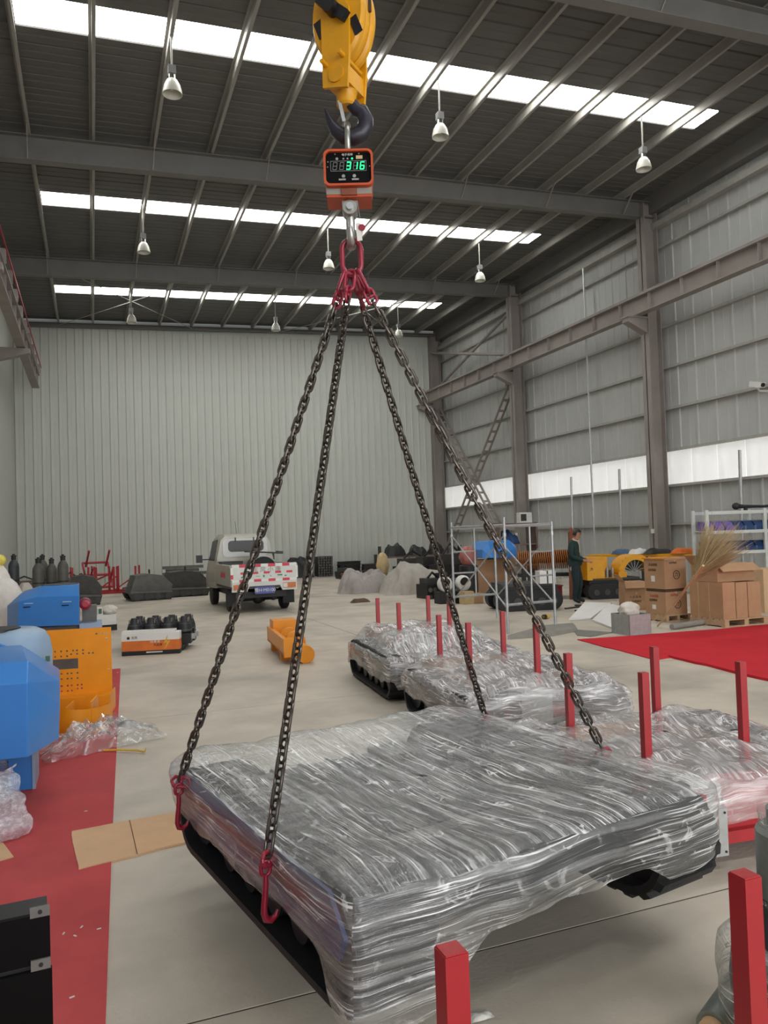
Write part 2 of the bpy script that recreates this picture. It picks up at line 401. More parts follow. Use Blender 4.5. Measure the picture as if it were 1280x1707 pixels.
# ceiling: roof sheets laid along the hall's width on purlins
ceil = sroot('ceiling')
SKY = [(-1.6, -.8), (5.9, 6.7), (13.40, 14.20), (20.90, 21.70), (28.40, 29.20)]
SX0, SX1 = -1.06, 13.65
tilt = math.atan(.035)
def sheet(x0, x1, y0, y1, name, m, parent, off=0, rib=True):
    b = MB(); yy = [y0 + .004, y0 + .02, y0 + .035, (y0 + y1) / 2 - .03, (y0 + y1) / 2, (y0 + y1) / 2 + .03, y1 - .02, y1 - .004]
    zz = [.03, .03, 0, 0, .012, 0, 0, .03]
    vs = []
    for x in (x0, x1):
        for y, z in zip(yy, zz): vs.append((x, y, zr(x) + z + off))
        vs.append((x, y1 - .004, zr(x) + .06 + off)); vs.append((x, y0 + .004, zr(x) + .06 + off))
    k = len(yy) + 2
    b.add(vs, [(i, (i + 1) % k, k + (i + 1) % k, k + i) for i in range(k)] + [tuple(range(k - 1, -1, -1)), tuple(range(k, 2 * k))])
    return b.build(name, m, parent, 20)
edges = [FY]
for a, b_ in SKY:
    n = max(1, round((a - edges[-1]) / .47)); s0 = edges[-1]
    for i in range(1, n + 1): edges.append(s0 + (a - s0) * i / n)
    edges.append(b_)
n = round((BY - edges[-1]) / .47); s0 = edges[-1]
for i in range(1, n + 1): edges.append(s0 + (BY - s0) * i / n)
for a, b_ in zip(edges[:-1], edges[1:]):
    k = next((i for i, q in enumerate(SKY) if abs(q[0] - a) < 1e-6), None)
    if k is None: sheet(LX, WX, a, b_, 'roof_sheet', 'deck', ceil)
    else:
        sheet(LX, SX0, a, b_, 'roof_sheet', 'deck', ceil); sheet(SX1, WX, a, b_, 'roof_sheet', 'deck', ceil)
        w = sroot('window_%d' % (5 + k))
        px_ = [SX0, .15] + [.15 + 1.28 * i for i in range(1, 11)] + [SX1]
        for xa, xb in zip(px_[:-1], px_[1:]):
            for q in range(2): sheet(xa, xb, a + (b_ - a) * q / 2, a + (b_ - a) * (q + 1) / 2, 'pane', 'skylight_sheet', w)
for i in range(-2, 12):                          # Z purlins
    x = .15 + 1.28 * i
    z = zr(x)
    MB().prism([(x - .05, z - .005), (x + .01, z - .005), (x + .01, z - .19), (x + .07, z - .19), (x + .07, z - .165), (x + .065, z - .18), (x + .004, z - .18), (x + .004, z - .012), (x - .05, z - .012)], 'y', FY, BY).build('purlin', 'purlin', ceil, 20)
# columns
def h_section(b, x0, x1, y, fw, t, z0, z1):
    b.bb(x0, x0 + t, y - fw / 2, y + fw / 2, z0, z1); b.bb(x1 - t, x1, y - fw / 2, y + fw / 2, z0, z1); b.bb(x0, x1, y - t / 2, y + t / 2, z0, z1)
names = ['in the back right corner', 'behind the scaffold tower', 'behind the cardboard cartons', 'at the right edge', 'beside the photographer', 'near the open front end']
for k, y in enumerate(COLY[:4]):
    y_ = y - .2 if k == 0 else y
    t = thing('steel_column', 'tall grey steel column of the right wall ' + names[k], 'column', (0, 0, 0))
    b = MB(); h_section(b, WX - .62, WX - .15, y_, .34, .03, 0, zr(14.6) - .25); b.build('shaft', 'steel_beam', t)
    MB().bb(WX - .72, WX - .1, y_ - .24, y_ + .24, 0, .03).build('base_plate', 'steel_beam', t)
    MB().prism([(WX - .62, 7.64), (WX - 1.28, 7.64), (WX - 1.28, 7.5), (WX - .62, 7.2)], 'y', y_ - .13, y_ + .13).build('bracket', 'steel_beam', t)
    MB().bb(WX - 1.32, WX - .62, y_ - .17, y_ + .17, 7.62, 7.66).build('bracket_plate', 'steel_beam', t)
    if k in (1, 2): MB().bb(WX - .66, WX - .62, y_ - .05, y_ + .05, 1.5, 1.62).build('wall_socket', 'white', t)
# crane runway beams
def runway(name, label, x, y0, y1, rail):
    t = thing(name, label, 'beam')
    MB().bb(x - .15, x + .15, y0, y1, 8.14, 8.17).build('top_flange', 'steel_beam', t)
    MB().bb(x - .13, x + .13, y0, y1, 7.66, 7.69).build('bottom_flange', 'steel_beam', t)
    MB().bb(x - .012, x + .012, y0, y1, 7.69, 8.14).build('web', 'steel_beam', t)
    me = MB().bb(-.12, .12, -.008, .008, 7.69, 8.14).mesh('stiffener', 'steel_beam')
    y = y1 - .4
    while y > y0: inst('stiffener', me, t, (x, y, 0)); y -= 1.25
    MB().bb(x - .03, x + .03, y0, y1, 8.17, 8.27).build('rail', rail, t)
    return t
runway('crane_runway_beam', 'long grey crane runway beam on brackets along the right wall', WX - .98, -4.8, BY - .35, 'steel_beam')
tl = runway('crane_runway_beam', 'crane runway beam with red conductor rail high on the left wall', LX + .85, -4.8, BY - 1.2, 'steel_beam')
MB().bb(LX + 1.02, LX + 1.05, -4.8, BY - .9, 8.50, 8.54).build('conductor_rail', 'red_frame', tl)
me = MB().bb(LX + .9, LX + 1.03, -.02, .02, 8.17, 8.52).mesh('rail_hanger', 'steel_beam')
for i in range(12): inst('rail_hanger', me, tl, (0, BY - 1.5 - i * 1.5, 0))
for k in (1, 2): MB().prism([(LX, 7.2), (LX + 1.1, 7.5), (LX + 1.1, 7.64), (LX, 7.64)], 'y', COLY[k] - .15, COLY[k] + .15).build('bracket', 'steel_beam', tl)
# roof beams (I-section rafters on the column lines)
rn = ['in front of the back wall', 'between the second and third skylight strips', 'crossing behind the hoist hook between the near skylight strips', 'crossing the top right corner of the view']
for k, y in enumerate(COLY[:4]):
    y_ = y - .2 if k == 0 else y
    t = thing('roof_beam', 'dark grey steel roof beam ' + rn[k], 'beam')
    def rb(x, z): return (x, zr(x) - z)
    dl = .34 if k == 0 else .74; dr = .30 if k == 0 else .64
    def strip(za_l, za_r, zb_l, zb_r, w, nm):
        MB().prism([(LX, zr(LX) - za_l), (WX - .1, zr(WX) - za_r), (WX - .1, zr(WX) - zb_r), (LX, zr(LX) - zb_l)], 'y', y_ - w / 2, y_ + w / 2).build(nm, 'roof_beam', t)
    strip(.2, .2, .22, .22, .24, 'top_flange'); strip(.22, .22, dl, dr, .014, 'web'); strip(dl, dr, dl + .02, dr + .02, .24, 'bottom_flange')
    for i, x in enumerate([.15 + 1.28 * j for j in range(-1, 12, 2)]):
        d = dl + (dr - dl) * (x - LX) / (WX - LX)
        if k: MB().beam((x, y_ - .10, zr(x) - d + .02), (x + .02, y_ - .52, zr(x) - .19), .05, .012, (1, 0, 0)).build('fly_brace', 'purlin', t)
# crossing tie rods under the roof in the last bay
for i, (xa, xb) in enumerate(((-1.1, 4.0), (7.8, 13.0))):
    t = thing('roof_tie_rods', 'pair of thin crossing tie rods under the far roof, ' + ('left pair' if i == 0 else 'pair right of the chains'), 'tie rod')
    MB().tube([(xa, 25.4, zr(xa) - .3), (xb, 32.3, zr(xb) - .3)], .014, 6).build('rod', 'purlin', t)
    MB().tube([(xb, 25.4, zr(xb) - .34), (xa, 32.3, zr(xa) - .34)], .014, 6).build('rod', 'purlin', t)
# laced cross brace between the last two right columns
tb = thing('laced_cross_brace', 'ladder-like crossed steel bracing between the two far right columns', 'bracing')
def laced(p0, p1, nm):
    p0 = Vector(p0); p1 = Vector(p1); u = (p1 - p0).normalized(); s = Vector((1, 0, 0)); off = .13
    pa = MB().beam(p0 - s * off, p1 - s * off, .05, .08, s); pa.build('brace_bar', 'steel_beam', tb)
    pb = MB().beam(p0 + s * off, p1 + s * off, .05, .08, s); pb.build('brace_bar', 'steel_beam', tb)
    n = int((p1 - p0).length / .5)
    me = MB().bb(-off, off, -.05, .05, -.012, .012).mesh('batten', 'steel_beam')
    ang = math.atan2(u.z, u.y)
    for i in range(1, n):
        inst('batten', me, tb, p0 + (p1 - p0) * i / n, (ang, 0, 0))
xb_ = WX - .4
laced((xb_, 25.35, 7.5), (xb_, 32.3, .3), 'a'); laced((xb_, 32.3, 7.5), (xb_, 25.4, .3), 'b')
tb2 = thing('tube_cross_brace', 'plain crossed steel tubes above the crane beam in the far right bay', 'bracing')
MB().tube([(xb_, 25.37, 10.1), (xb_, 32.33, 8.4)], .06, 8).build('brace_tube', 'steel_beam', tb2)
MB().tube([(xb_ - .14, 32.33, 10.1), (xb_ - .14, 25.37, 8.4)], .06, 8).build('brace_tube', 'steel_beam', tb2)
# conduit and stood-up tubes on the right wall
y = PX(990, 700, WX - .18).y
tag(MB().tube([(WX - .36, y, .0), (WX - .36, y, 10.2)], .03, 8).build('conduit', 'galv'), 'thin vertical conduit running up the whole right wall', 'pipe')
for px, top, lab in ((950, 795, 'left of the three bare poles, behind the man'), (1030, 782, 'middle of the three bare poles, behind the yellow machine'), (1230, 750, 'rightmost of the three bare poles, above the white shelf')):
    q = PX(px, top, WX - .35)
    tag(MB().tube([(WX - .38, q.y, 0), (WX - .3, q.y, q.z)], .04, 8).build('wall_pole', 'galv'), 'steel pole on the right wall, ' + lab, 'pole')
# security camera
q = PX(1262, 641, WX - .5)
t = thing('security_camera', 'small white security camera on the right wall by the edge', 'camera', q)
MB().box((0, 0, 0), (.16, .34, .13), Matrix.Rotation(.25, 3, 'X')).build('housing', 'white', t)
MB().cyl((-.02, -.2, -.05), (-.01, -.16, -.04), .05, 10).build('lens', 'black_paint', t)
MB().tube([(.02, .05, -.04), (.12, .05, -.14), (.48, .05, -.14)], .025, 8).build('bracket_arm', 'white', t)
# high-bay lamps
lam = [(285, 60, 290, 158, 'largest, at the upper left'), (731, 140, 734, 229, 'right of the yellow hook block'), (1069, 193, 1075, 283, 'near the right end of the nearest skylight strip'),
       (238, 350, 241, 421, 'under the left of the middle skylight strip'), (546, 385, 546, 448, 'just left of the red master link'), (798, 405, 799, 468, 'right of the chains under the middle skylight strip'),
       (218, 475, 219, 538, 'in front of the back wall, leftmost'), (458, 490, 459, 551, 'in front of the back wall, left of the chains'), (663, 510, 664, 561, 'in front of the back wall, right of the chains')]
for (ax, ay, bx_, by_, lab) in lam:
    a = G(ax, ay, 10.72); a = G(ax, ay, zr(a.x) - .18); bq = PY(bx_, by_, a.y)
    L_ = zr(a.x) - .004 - bq.z
    s_ = 1.0
    t = thing('high_bay_lamp', 'white dome ceiling lamp, ' + lab, 'lamp', (a.x, a.y, bq.z), group='high-bay lamps')
    MB().cyl((0, 0, .52), (0, 0, L_), .018, 8).build('rod', 'purlin', t)
    MB().bb(-.065, .065, -.065, .065, .36, .50).build('ballast', 'galv', t)
    MB().cyl((0, 0, .26), (0, 0, .36), .06, 10).build('socket', 'steel', t)
    MB().lathe([(r_ * .76, z_) for r_, z_ in ((.085, .27), (.12, .25), (.18, .17), (.215, .06), (.225, .0), (.218, .0), (.205, .06), (.17, .16), (.11, .235), (.05, .25))], 22).build('dome', 'bulb_dome', t, 60)
    MB().ball((0, 0, .15), (.05, .05, .08), 10, 8).build('bulb', 'white', t)
# ================================================================== the hoist, scale and chain sling
HZ = 3.62                                        # distance of the hanging line
hp = PC(586, 430, HZ); HX, HY = hp.x, hp.y
def hz(py): return PC(581, py, HZ).z
FACE = -YAW + math.radians(1.0)                  # turn towards the photographer
S = HZ / 1280.0
# --- hook block
zb = hz(150)
t = thing('hook_block', 'big yellow pulley hook block with black hazard patches at the top', 'hook block', (HX, HY, hz(150)), FACE + math.radians(-28))
# local: x across the sheave axle, y depth; sheave plates lie in the x-z plane turned towards the camera
R_ = 66 * S
def disc(yc, th, rx, rzz, zc, n=36):
    b = MB(); vs = []
    prof = [(.0, -th / 2), (rx * .93, -th / 2), (rx, -th * .2), (rx, th * .2), (rx * .93, th / 2), (.0, th / 2)]
    b.lathe([(max(r, .001), z) for r, z in prof], n, (0, yc, zc), Matrix.Rotation(PI / 2, 3, 'X') @ Matrix.Diagonal((1, rzz / rx, 1)))
    return b
zc = hz(28) - zb
for sgn, nm in ((-1, 'front'), (1, 'rear')):
    disc(sgn * .046, .05, .140, .225, zc).build('sheave_cover', 'yellow', t)
disc(0, .06, .132, .212, zc).build('sheave', 'yellow', t)
for sgn in (-1, 1):
    c = MB().prism([(-.075, .0), (.055, -.03), (.07, .12), (.075, zc), (.03, zc + .09), (-.03, zc + .09), (-.075, zc)], 'y', sgn * .082 - .008, sgn * .082 + .008)
    pl = c.build('side_plate', 'yellow', t)
for (x, z, l) in ((-.052, .10, 0), (.04, .12, 0)):
    MB().cyl((x, -.135, z), (x, .135, z), .011, 8).build('bolt', 'yellow', t)
MB().cyl((0, -.098, .045), (0, .098, .045), .04, 16).build('trunnion', 'yellow', t)
MB().bb(-.055, .055, -.085, .085, .0, .085).build('crosshead', 'yellow', t)
MB().lathe([(.04, -.07), (.048, -.06), (.048, -.01), (.055, .0)], 16).build('hook_collar', 'yellow', t)
MB().cyl((0, -.15, zc), (0, .15, zc), .035, 16).build('axle', 'black_paint', t)
MB().beam((-.07, -.108, zc + .07), (.07, -.108, zc - .06), .05, .03, (0, 1, 0)).build('axle_keeper', 'black_paint', t)
for (x, z) in ((.07, zc + .10), (-.09, zc - .05), (-.06, zc + .10), (.10, zc - .09)):
    MB().box((x, -.0715, z), (.042, .006, .09), Matrix.Rotation(-.35, 3, 'Y')).build('hazard_patch', 'black_paint', t)
for x in (-.14, .14):
    MB().tube([(x, 0, zc), (x, 0, zc + 1.2), (x, 0, zr(HX) - zb - .5)], .008, 6).build('wire_rope', 'chain', t)
# --- big black hook (forged, point to the left)
hk = thing('lifting_hook', 'heavy black forged lifting hook below the yellow block', 'hook', (HX, HY, hz(199)), FACE)
hpts = []; hr = []
top = hz(150) - hz(199)
for (x, z, r) in ((.004, top + .01, .032), (.010, top - .02, .034), (.022, top - .05, .036), (.048, top - .085, .038), (.072, .045, .041), (.088, .008, .044), (.085, -.030, .047), (.063, -.062, .050), (.025, -.078, .050), (-.018, -.072, .046), (-.052, -.045, .038), (-.074, -.008, .028), (-.090, .030, .018), (-.102, .062, .006)):
    hpts.append((x, 0, z)); hr.append(r * .84)
b = MB().tube(hpts, hr, 14); b.build('hook_body', 'hook_black', hk, 60)
MB().beam((-.034, -.03, .085), (-.014, -.03, -.015), .016, .006, (0, 1, 0)).build('safety_latch', 'galv', hk)
MB().tube([(-.014, -.03, -.015), (-.006, -.02, -.03)], .004, 6).build('latch_spring', 'galv', hk)
# --- crane scale
zs = hz(345)
sc_ = thing('crane_scale', 'orange digital crane scale showing a green 316 reading', 'scale', (HX, HY, zs), FACE)
W_, D_, = .228, .17
zt = .230
z0 = .060
def rrect(w, h, r, n=5, cx=0, cz=0):
    p = []
    for (sx, sz, a0) in ((1, 1, 0), (-1, 1, 90), (-1, -1, 180), (1, -1, 270)):
        for i in range(n + 1):
            a = math.radians(a0 + 90 * i / n); p.append((cx + sx * (w / 2 - r) + r * math.cos(a), cz + sz * (h / 2 - r) + r * math.sin(a)))
    return p
fh = zt - z0; cz = (zt + z0) / 2
MB().prism(rrect(W_ * .97, fh * .97, .022, 5, 0, cz), 'y', -D_ / 2 + .012, D_ / 2 - .012).build('housing', 'orange', sc_)
MB().prism(rrect(W_ * .97, fh * .97, .022, 5, 0, cz), 'y', D_ / 2 - .012, D_ / 2).build('rear_cover', 'orange', sc_)
# rim: ring prism
o_ = rrect(W_, fh, .028, 6, 0, cz); i_ = rrect(W_ - .020, fh - .020, .022, 6, 0, cz); k = len(o_)
b = MB(); ya, yb = -D_ / 2 - .018, -D_ / 2 + .014
vs = [(x, ya, z) for x, z in o_] + [(x, ya, z) for x, z in i_] + [(x, yb, z) for x, z in o_] + [(x, yb, z) for x, z in i_]
fs = []
for i in range(k):
    j = (i + 1) % k
    fs += [(i, j, k + j, k + i), (2 * k + i, 2 * k + j, j, i), (k + i, k + j, 3 * k + j, 3 * k + i), (3 * k + i, 3 * k + j, 2 * k + j, 2 * k + i)]
b.add(vs, fs).build('face_rim', 'orange', sc_)
yf = -D_ / 2 - .002
fp = MB().prism(i_, 'y', yf, yf + .006).build('face_panel', 'panel_black', sc_)
# display window and seven-segment digits
dz = cz + .012; dw, dh = .165, .048
ww = MB()
for (xa, xb, za, zb_) in ((-dw / 2, dw / 2, dz + dh / 2 - .0015, dz + dh / 2), (-dw / 2, dw / 2, dz - dh / 2, dz - dh / 2 + .0015), (-dw / 2, -dw / 2 + .0015, dz - dh / 2, dz + dh / 2), (dw / 2 - .0015, dw / 2, dz - dh / 2, dz + dh / 2)):
    ww.bb(xa, xb, yf - .0015, yf, za, zb_)
ww.build('display_frame', 'digit_off', fp)
SEG = {'8': 'abcdefg', '3': 'abcdg', '1': 'bc', '6': 'acdefg'}
def seg(cx, s, th=.0032):
    hw, hh = .0085, .0165; sl = .0022; b = MB()
    def bar(x0, zz0, x1, zz1):
        b.beam((cx + x0 + sl * zz0 / hh, yf - .001, dz + zz0), (cx + x1 + sl * zz1 / hh, yf - .001, dz + zz1), th, .0016, (0, 1, 0))
    P = {'a': (-hw, hh, hw, hh), 'b': (hw, hh, hw, 0), 'c': (hw, 0, hw, -hh), 'd': (-hw, -hh, hw, -hh), 'e': (-hw, 0, -hw, -hh), 'f': (-hw, hh, -hw, 0), 'g': (-hw, 0, hw, 0)}
    for c in s: bar(*P[c])
    return b
for i, ch in enumerate(('8', '8', '3', '1', '6')):
    cx = -.062 + i * .0315
    seg(cx, 'abcdefg', .0016 if i < 2 else .0014).build('unlit_digit', 'digit_off', fp)
    if i > 1: bq = seg(cx, SEG[ch], .0048); bq.v = [(x, y - .0012, z) for x, y, z in bq.v]; bq.build('lit_digit', 'digit_on', fp)
text_part('face_lettering', '电子吊秤', .013, 'white', fp, (-.004, yf - .001, dz + .052), (PI / 2, 0, 0), .0004)
for i, x in enumerate((-.052, -.022, -.003, .018)):
    MB().cyl((x, yf - .002, dz + .034), (x, yf, dz + .034), .0065 if i == 0 else .0045, 10).build('indicator_lamp', 'digit_on' if i == 3 else 'digit_off', fp)
MB().bb(.036, .066, yf - .001, yf, dz + .032, dz + .048).build('capacity_label', 'bamboo', fp)
for x in (-.024, .026): MB().cyl((x, yf - .012, dz - .052), (x, yf, dz - .052), .008, 12).build('face_key', 'steel', fp)
for x in (-.03, .03): MB().box((x, yf - .004, dz - .066), (.032, .008, .008)).build('face_latch', 'steel', fp)
for (x, z) in ((-.06, dz + .056), (.05, dz + .056), (-.096, dz - .004), (.098, dz - .004), (-.094, dz + .02)): MB().cyl((x, yf - .003, z), (x, yf, z), .003, 8).build('screw', 'steel', fp)
# lower body and load cell
MB().bb(-W_ * .46, W_ * .46, -D_ / 2 + .015, D_ / 2 - .015, z0 - .04, z0 + .02).build('lower_housing', 'orange', sc_)
MB().bb(-W_ * .461, W_ * .461, -D_ / 2 + .012, -D_ / 2 + .03, z0 - .028, z0 + .005).build('lower_band', 'mat_grey', sc_)
MB().bb(-.036, .036, -D_ / 2 + .004, -D_ / 2 + .016, z0 - .034, z0 - .003).build('cell_plate', 'rust', sc_)
MB().bb(-.036, .036, -.03, .03, z0 - .085, z0 - .035).build('cell_lug', 'galv', sc_)
# upper bail
ub = hz(199) - zs - .035
MB().tube([(.0, .0, zt - .02), (.0, -.062, zt + .01), (0, -.066, ub - .035), (0, -.045, ub), (0, 0, ub + .012), (0, .045, ub), (0, .066, ub - .035), (0, .062, zt + .01), (0, 0, zt - .02)], .0135, 10).build('bail', 'steel', sc_, 60)
# pin, shackle eye and bottom hook of the scale
zp = z0 - .075
MB().cyl((0, -.06, zp), (0, .06, zp), .017, 14).build('pin', 'galv', sc_)
MB().lathe([(.02, -.045), (.034, -.045), (.036, -.04), (.036, .04), (.034, .045), (.02, .045)], 16, (0, 0, zp), Matrix.Rotation(PI / 2, 3, 'X')).build('swivel_eye', 'steel', sc_)
zm = hz(400) - zs                               # top of the master link
hb = []
for (y, z, r) in ((0, zp - .02, .020), (0, zp - .06, .022), (.012, zp - .10, .022), (.03, zm + .05, .021), (.036, zm + .015, .022), (.022, zm - .022, .023), (-.006, zm - .032, .022), (-.034, zm - .016, .019), (-.05, zm + .014, .014), (-.058, zm + .045, .005)): hb.append(((0, y, z), r))
MB().tube([q[0] for q in hb], [q[1] for q in hb], 12).build('swivel_hook', 'steel', sc_, 60)
MB().beam((-.012, -.02, zp - .05), (-.006, -.05, zm + .02), .01, .004, (1, 0, 0)).build('hook_latch', 'galv', sc_)
MB().tube([(.036, -.04, zp + .03), (.045, -.045, zp - .05), (.05, -.045, zp - .075)], .0012, 5).build('tag_wire', 'galv', sc_)
MB().box((.038, -.045, zp - .12), (.024, .002, .085), Matrix.Rotation(-.1, 3, 'Y')).build('paper_tag', 'tagwhite', sc_)
MB().lathe([(.001, -.004), (.016, -.004), (.016, .004), (.001, .004)], 14, (.053, -.047, zp - .10), Matrix.Rotation(PI / 2, 3, 'X')).build('seal_tag', 'crimson', sc_)
# --- chain sling
mz = hz(428)
sl = thing('chain_sling', 'four-legged steel chain sling with crimson master link, connectors and hooks', 'chain sling', (HX, HY, 0))
def stadium(hw, hl, n=8):
    p = []
    for i in range(n + 1): a = PI * i / n; p.append((hw * math.cos(a), hl + hw * math.sin(a)))
    for i in range(n + 1): a = PI + PI * i / n; p.append((hw * math.cos(a), -hl + hw * math.sin(a)))
    return p
Rz = Matrix.Rotation(FACE, 4, 'Z')
ml_top, ml_bot = hz(396), hz(462)
hl = (ml_top - ml_bot) / 2
MB().tube([Rz @ Vector((x, 0, (ml_top + ml_bot) / 2 + z)) for x, z in stadium(.044, hl - .055)], .0125, 12, True).build('master_link', 'crimson', sl, 60)

# --- hook points on the lifted undercarriage (its own frame: x right, y away)
LO = cw(-.117 * 1.05, 2.144 * 1.05); LROT = math.radians(10.6)
ZT, ZBm = .65, .23
LW, LL = 1.80, 1.86
LM = Matrix.Translation((LO.x, LO.y, 0)) @ Matrix.Rotation(LROT, 4, 'Z')
AT = [(-.045, LL * (1 - .165)), (-.045, LL * (1 - .715)), (LW - .02, LL * (1 - .13)), (LW - .02, LL * (1 - .62))]
linkmesh = MB().tube([(x, 0, z) for x, z in stadium(.0165, .0255, 5)], .0068, 6, True).mesh('chain_link', 'chain', 60)
clm = MB().tube([(x, 0, z) for x, z in stadium(.024, .035, 6)], .0095, 8, True).mesh('intermediate_link', 'crimson', 60)
conm = MB()
for s_ in (-1, 1):
    conm.tube([(s_ * .006, 0, .052), (s_ * .026, 0, .036), (s_ * .028, 0, .008), (s_ * .022, 0, -.0)], [.008, .011, .011, .009], 8)
    conm.tube([(s_ * .006, 0, -.052), (s_ * .026, 0, -.036), (s_ * .028, 0, -.008), (s_ * .022, 0, .0)], [.008, .011, .011, .009], 8)
conm.cyl((-.034, 0, 0), (.034, 0, 0), .008, 8); conm.ball((0, 0, 0), .012, 8, 6)
conm.tube([(-.008, 0, .053), (.008, 0, .053)], .009, 8); conm.tube([(-.008, 0, -.053), (.008, 0, -.053)], .009, 8)
conme = conm.mesh('connector', 'crimson', 60)
hookm = MB().tube([(0, 0, .085), (0, 0, .05), (.004, 0, .0), (.010, 0, -.05), (.012, 0, -.09), (.004, 0, -.118), (-.022, 0, -.128), (-.046, 0, -.114), (-.056, 0, -.088)], [.010, .014, .014, .015, .016, .017, .016, .012, .006], 10)
hookm.tube([(x, 0, .115 + z) for x, z in stadium(.022, .012, 6)], .010, 8, True)
hookme = hookm.mesh('grab_hook', 'crimson', 60)
base = Vector((HX, HY, 0))
def orient(p, d, roll):
    d = d.normalized(); x = d.cross(Vector((0, 0, 1)))
    x = Vector((1, 0, 0)) if x.length < 1e-5 else x.normalized()
    y = d.cross(x); M = Matrix((x, y, d)).transposed().to_4x4(); M.translation = p
    return M @ Matrix.Rotation(roll, 4, 'Z')
for k, (ax, ay) in enumerate(AT):
    tgt = LM @ Vector((ax, ay, ZT - .03 if k < 2 else ZT - .03)) - base
    side = -1 if k < 2 else 1
    st = Rz @ Vector((side * .018 + (.012 if k in (1, 3) else -.012) * 1.0, (.012 if k in (0, 2) else -.012), ml_bot + .012))
    d = (tgt - st).normalized()
    e1 = st + d * .004
    if k in (0, 2) or True:
        inst('intermediate_link', clm, sl, mtx=orient(st + d * .042, d, 0 if k % 2 else .5))
    inst('connector', conme, sl, mtx=orient(st + d * .122, d, PI / 2 if k % 2 else .8) @ Matrix.Scale(.8, 4))
    cs = st + d * .158; hooklen = .0
    end = tgt; L_ = (end - cs).length; n = max(4, round(L_ / .0515)); pitch = L_ / n
    for i in range(n): inst('chain_link', linkmesh, sl, mtx=orient(cs + d * (pitch * (i + .5)), d, (PI / 2 if i % 2 else 0) + .35))
    out = (LM.to_3x3() @ Vector((-1 if k < 2 else 1, 0, 0)))
    hd = Vector((0, 0, 1))
    inst('connector', conme, sl, mtx=orient(end - Vector((0, 0, .02)), d * .5 + hd * .5, PI / 2 + LROT) @ Matrix.Scale(.8, 4))
    xh = LM.to_3x3() @ Vector((0, 1, 0)) * (1 if k < 2 else -1)
    M = Matrix((out, hd.cross(out), hd)).transposed().to_4x4(); M.translation = end - Vector((0, 0, .135)) + out * .012
    inst('grab_hook', hookme, sl, mtx=M @ Matrix.Scale(.74, 4))

# ================================================================== rubber track builder (local: y along, x across)
def stad_yz(L, H, n=10, lift=.0):
    r = H / 2; p = []
    for i in range(n + 1): a = -PI / 2 + PI * i / n; p.append((L - r + r * math.cos(a), r + r * math.sin(a)))
    for i in range(n + 1): a = PI / 2 + PI * i / n; p.append((r + r * math.cos(a), r + r * math.sin(a)))
    return p
def belt(parent, x0, w, y0, L, z0, H, lugs=True, th=.028, m='rubber'):
    o = stad_yz(L, H); i_ = [( th + (y - 0) * (L - 2 * th) / L, th + z * (H - 2 * th) / H) for y, z in o]
    k = len(o); b = MB(); vs = []
    for x in (x0, x0 + w):
        vs += [(x, y0 + y, z0 + z) for y, z in o] + [(x, y0 + y, z0 + z) for y, z in i_]
    fs = []
    for i in range(k):
        j = (i + 1) % k
        fs += [(i, j, 2 * k + j, 2 * k + i), (k + i, k + j, 3 * k + j, 3 * k + i), (i, j, k + j, k + i), (2 * k + i, 2 * k + j, 3 * k + j, 3 * k + i)]
    b.add(vs, fs); bo = b.build('track_belt', m, parent)
    # lugs
    r = H / 2; per = 2 * (L - H) + 2 * PI * r; n = int(per / .088)
    lm = MB().box((0, 0, .009), (w * .98, .045, .024), taper=.9).mesh('tread_lug', m)
    J = MB()
    for q in range(n):
        s = per * q / n
        if s < L - H: y, z, a = r + s, 0, PI
        elif s < L - H + PI * r: t = (s - (L - H)) / r; y, z, a = L - r + r * math.sin(t), r - r * math.cos(t), PI - t
        elif s < 2 * (L - H) + PI * r: y, z, a = L - r - (s - (L - H) - PI * r), H, 0
        else: t = (s - 2 * (L - H) - PI * r) / r; y, z, a = r - r * math.sin(t), r + r * math.cos(t), t
        R = Matrix.Rotation(a if True else 0, 3, 'X')
        nrm = Vector((0, 0, 1))
        if lugs: inst('tread_lug', lm, bo, (x0 + w / 2, y0 + y, z0 + z), (-a if L - H <= s < L - H + PI * r else a, 0, 0))
        else: J.box((x0 + w / 2, y0 + y, z0 + z), (w * .98, .045, .024), Matrix.Rotation(-a if L - H <= s < L - H + PI * r else a, 3, 'X'))
    if not lugs:
        lo = J.build('tread_lugs', m, bo); lo['kind'] = 'stuff'
    # wheels and roller frame
    for y in [r] + [L * f for f in (.3, .43, .57, .7)] + [L - r]:
        rr = r - .035 if y in (r, L - r) else .075
        zc_ = r if y in (r, L - r) else .075 + th
        MB().cyl((x0 + w * .2, y0 + y, z0 + zc_), (x0 + w * .8, y0 + y, z0 + zc_), rr, 18).build('drive_wheel' if y in (r, L - r) else 'track_roller', 'dark_frame', parent)
    MB().bb(x0 + w * .3, x0 + w * .7, y0 + r, y0 + L - r, z0 + H * .42, z0 + H * .72).build('roller_frame', 'dark_frame', parent)
    return bo

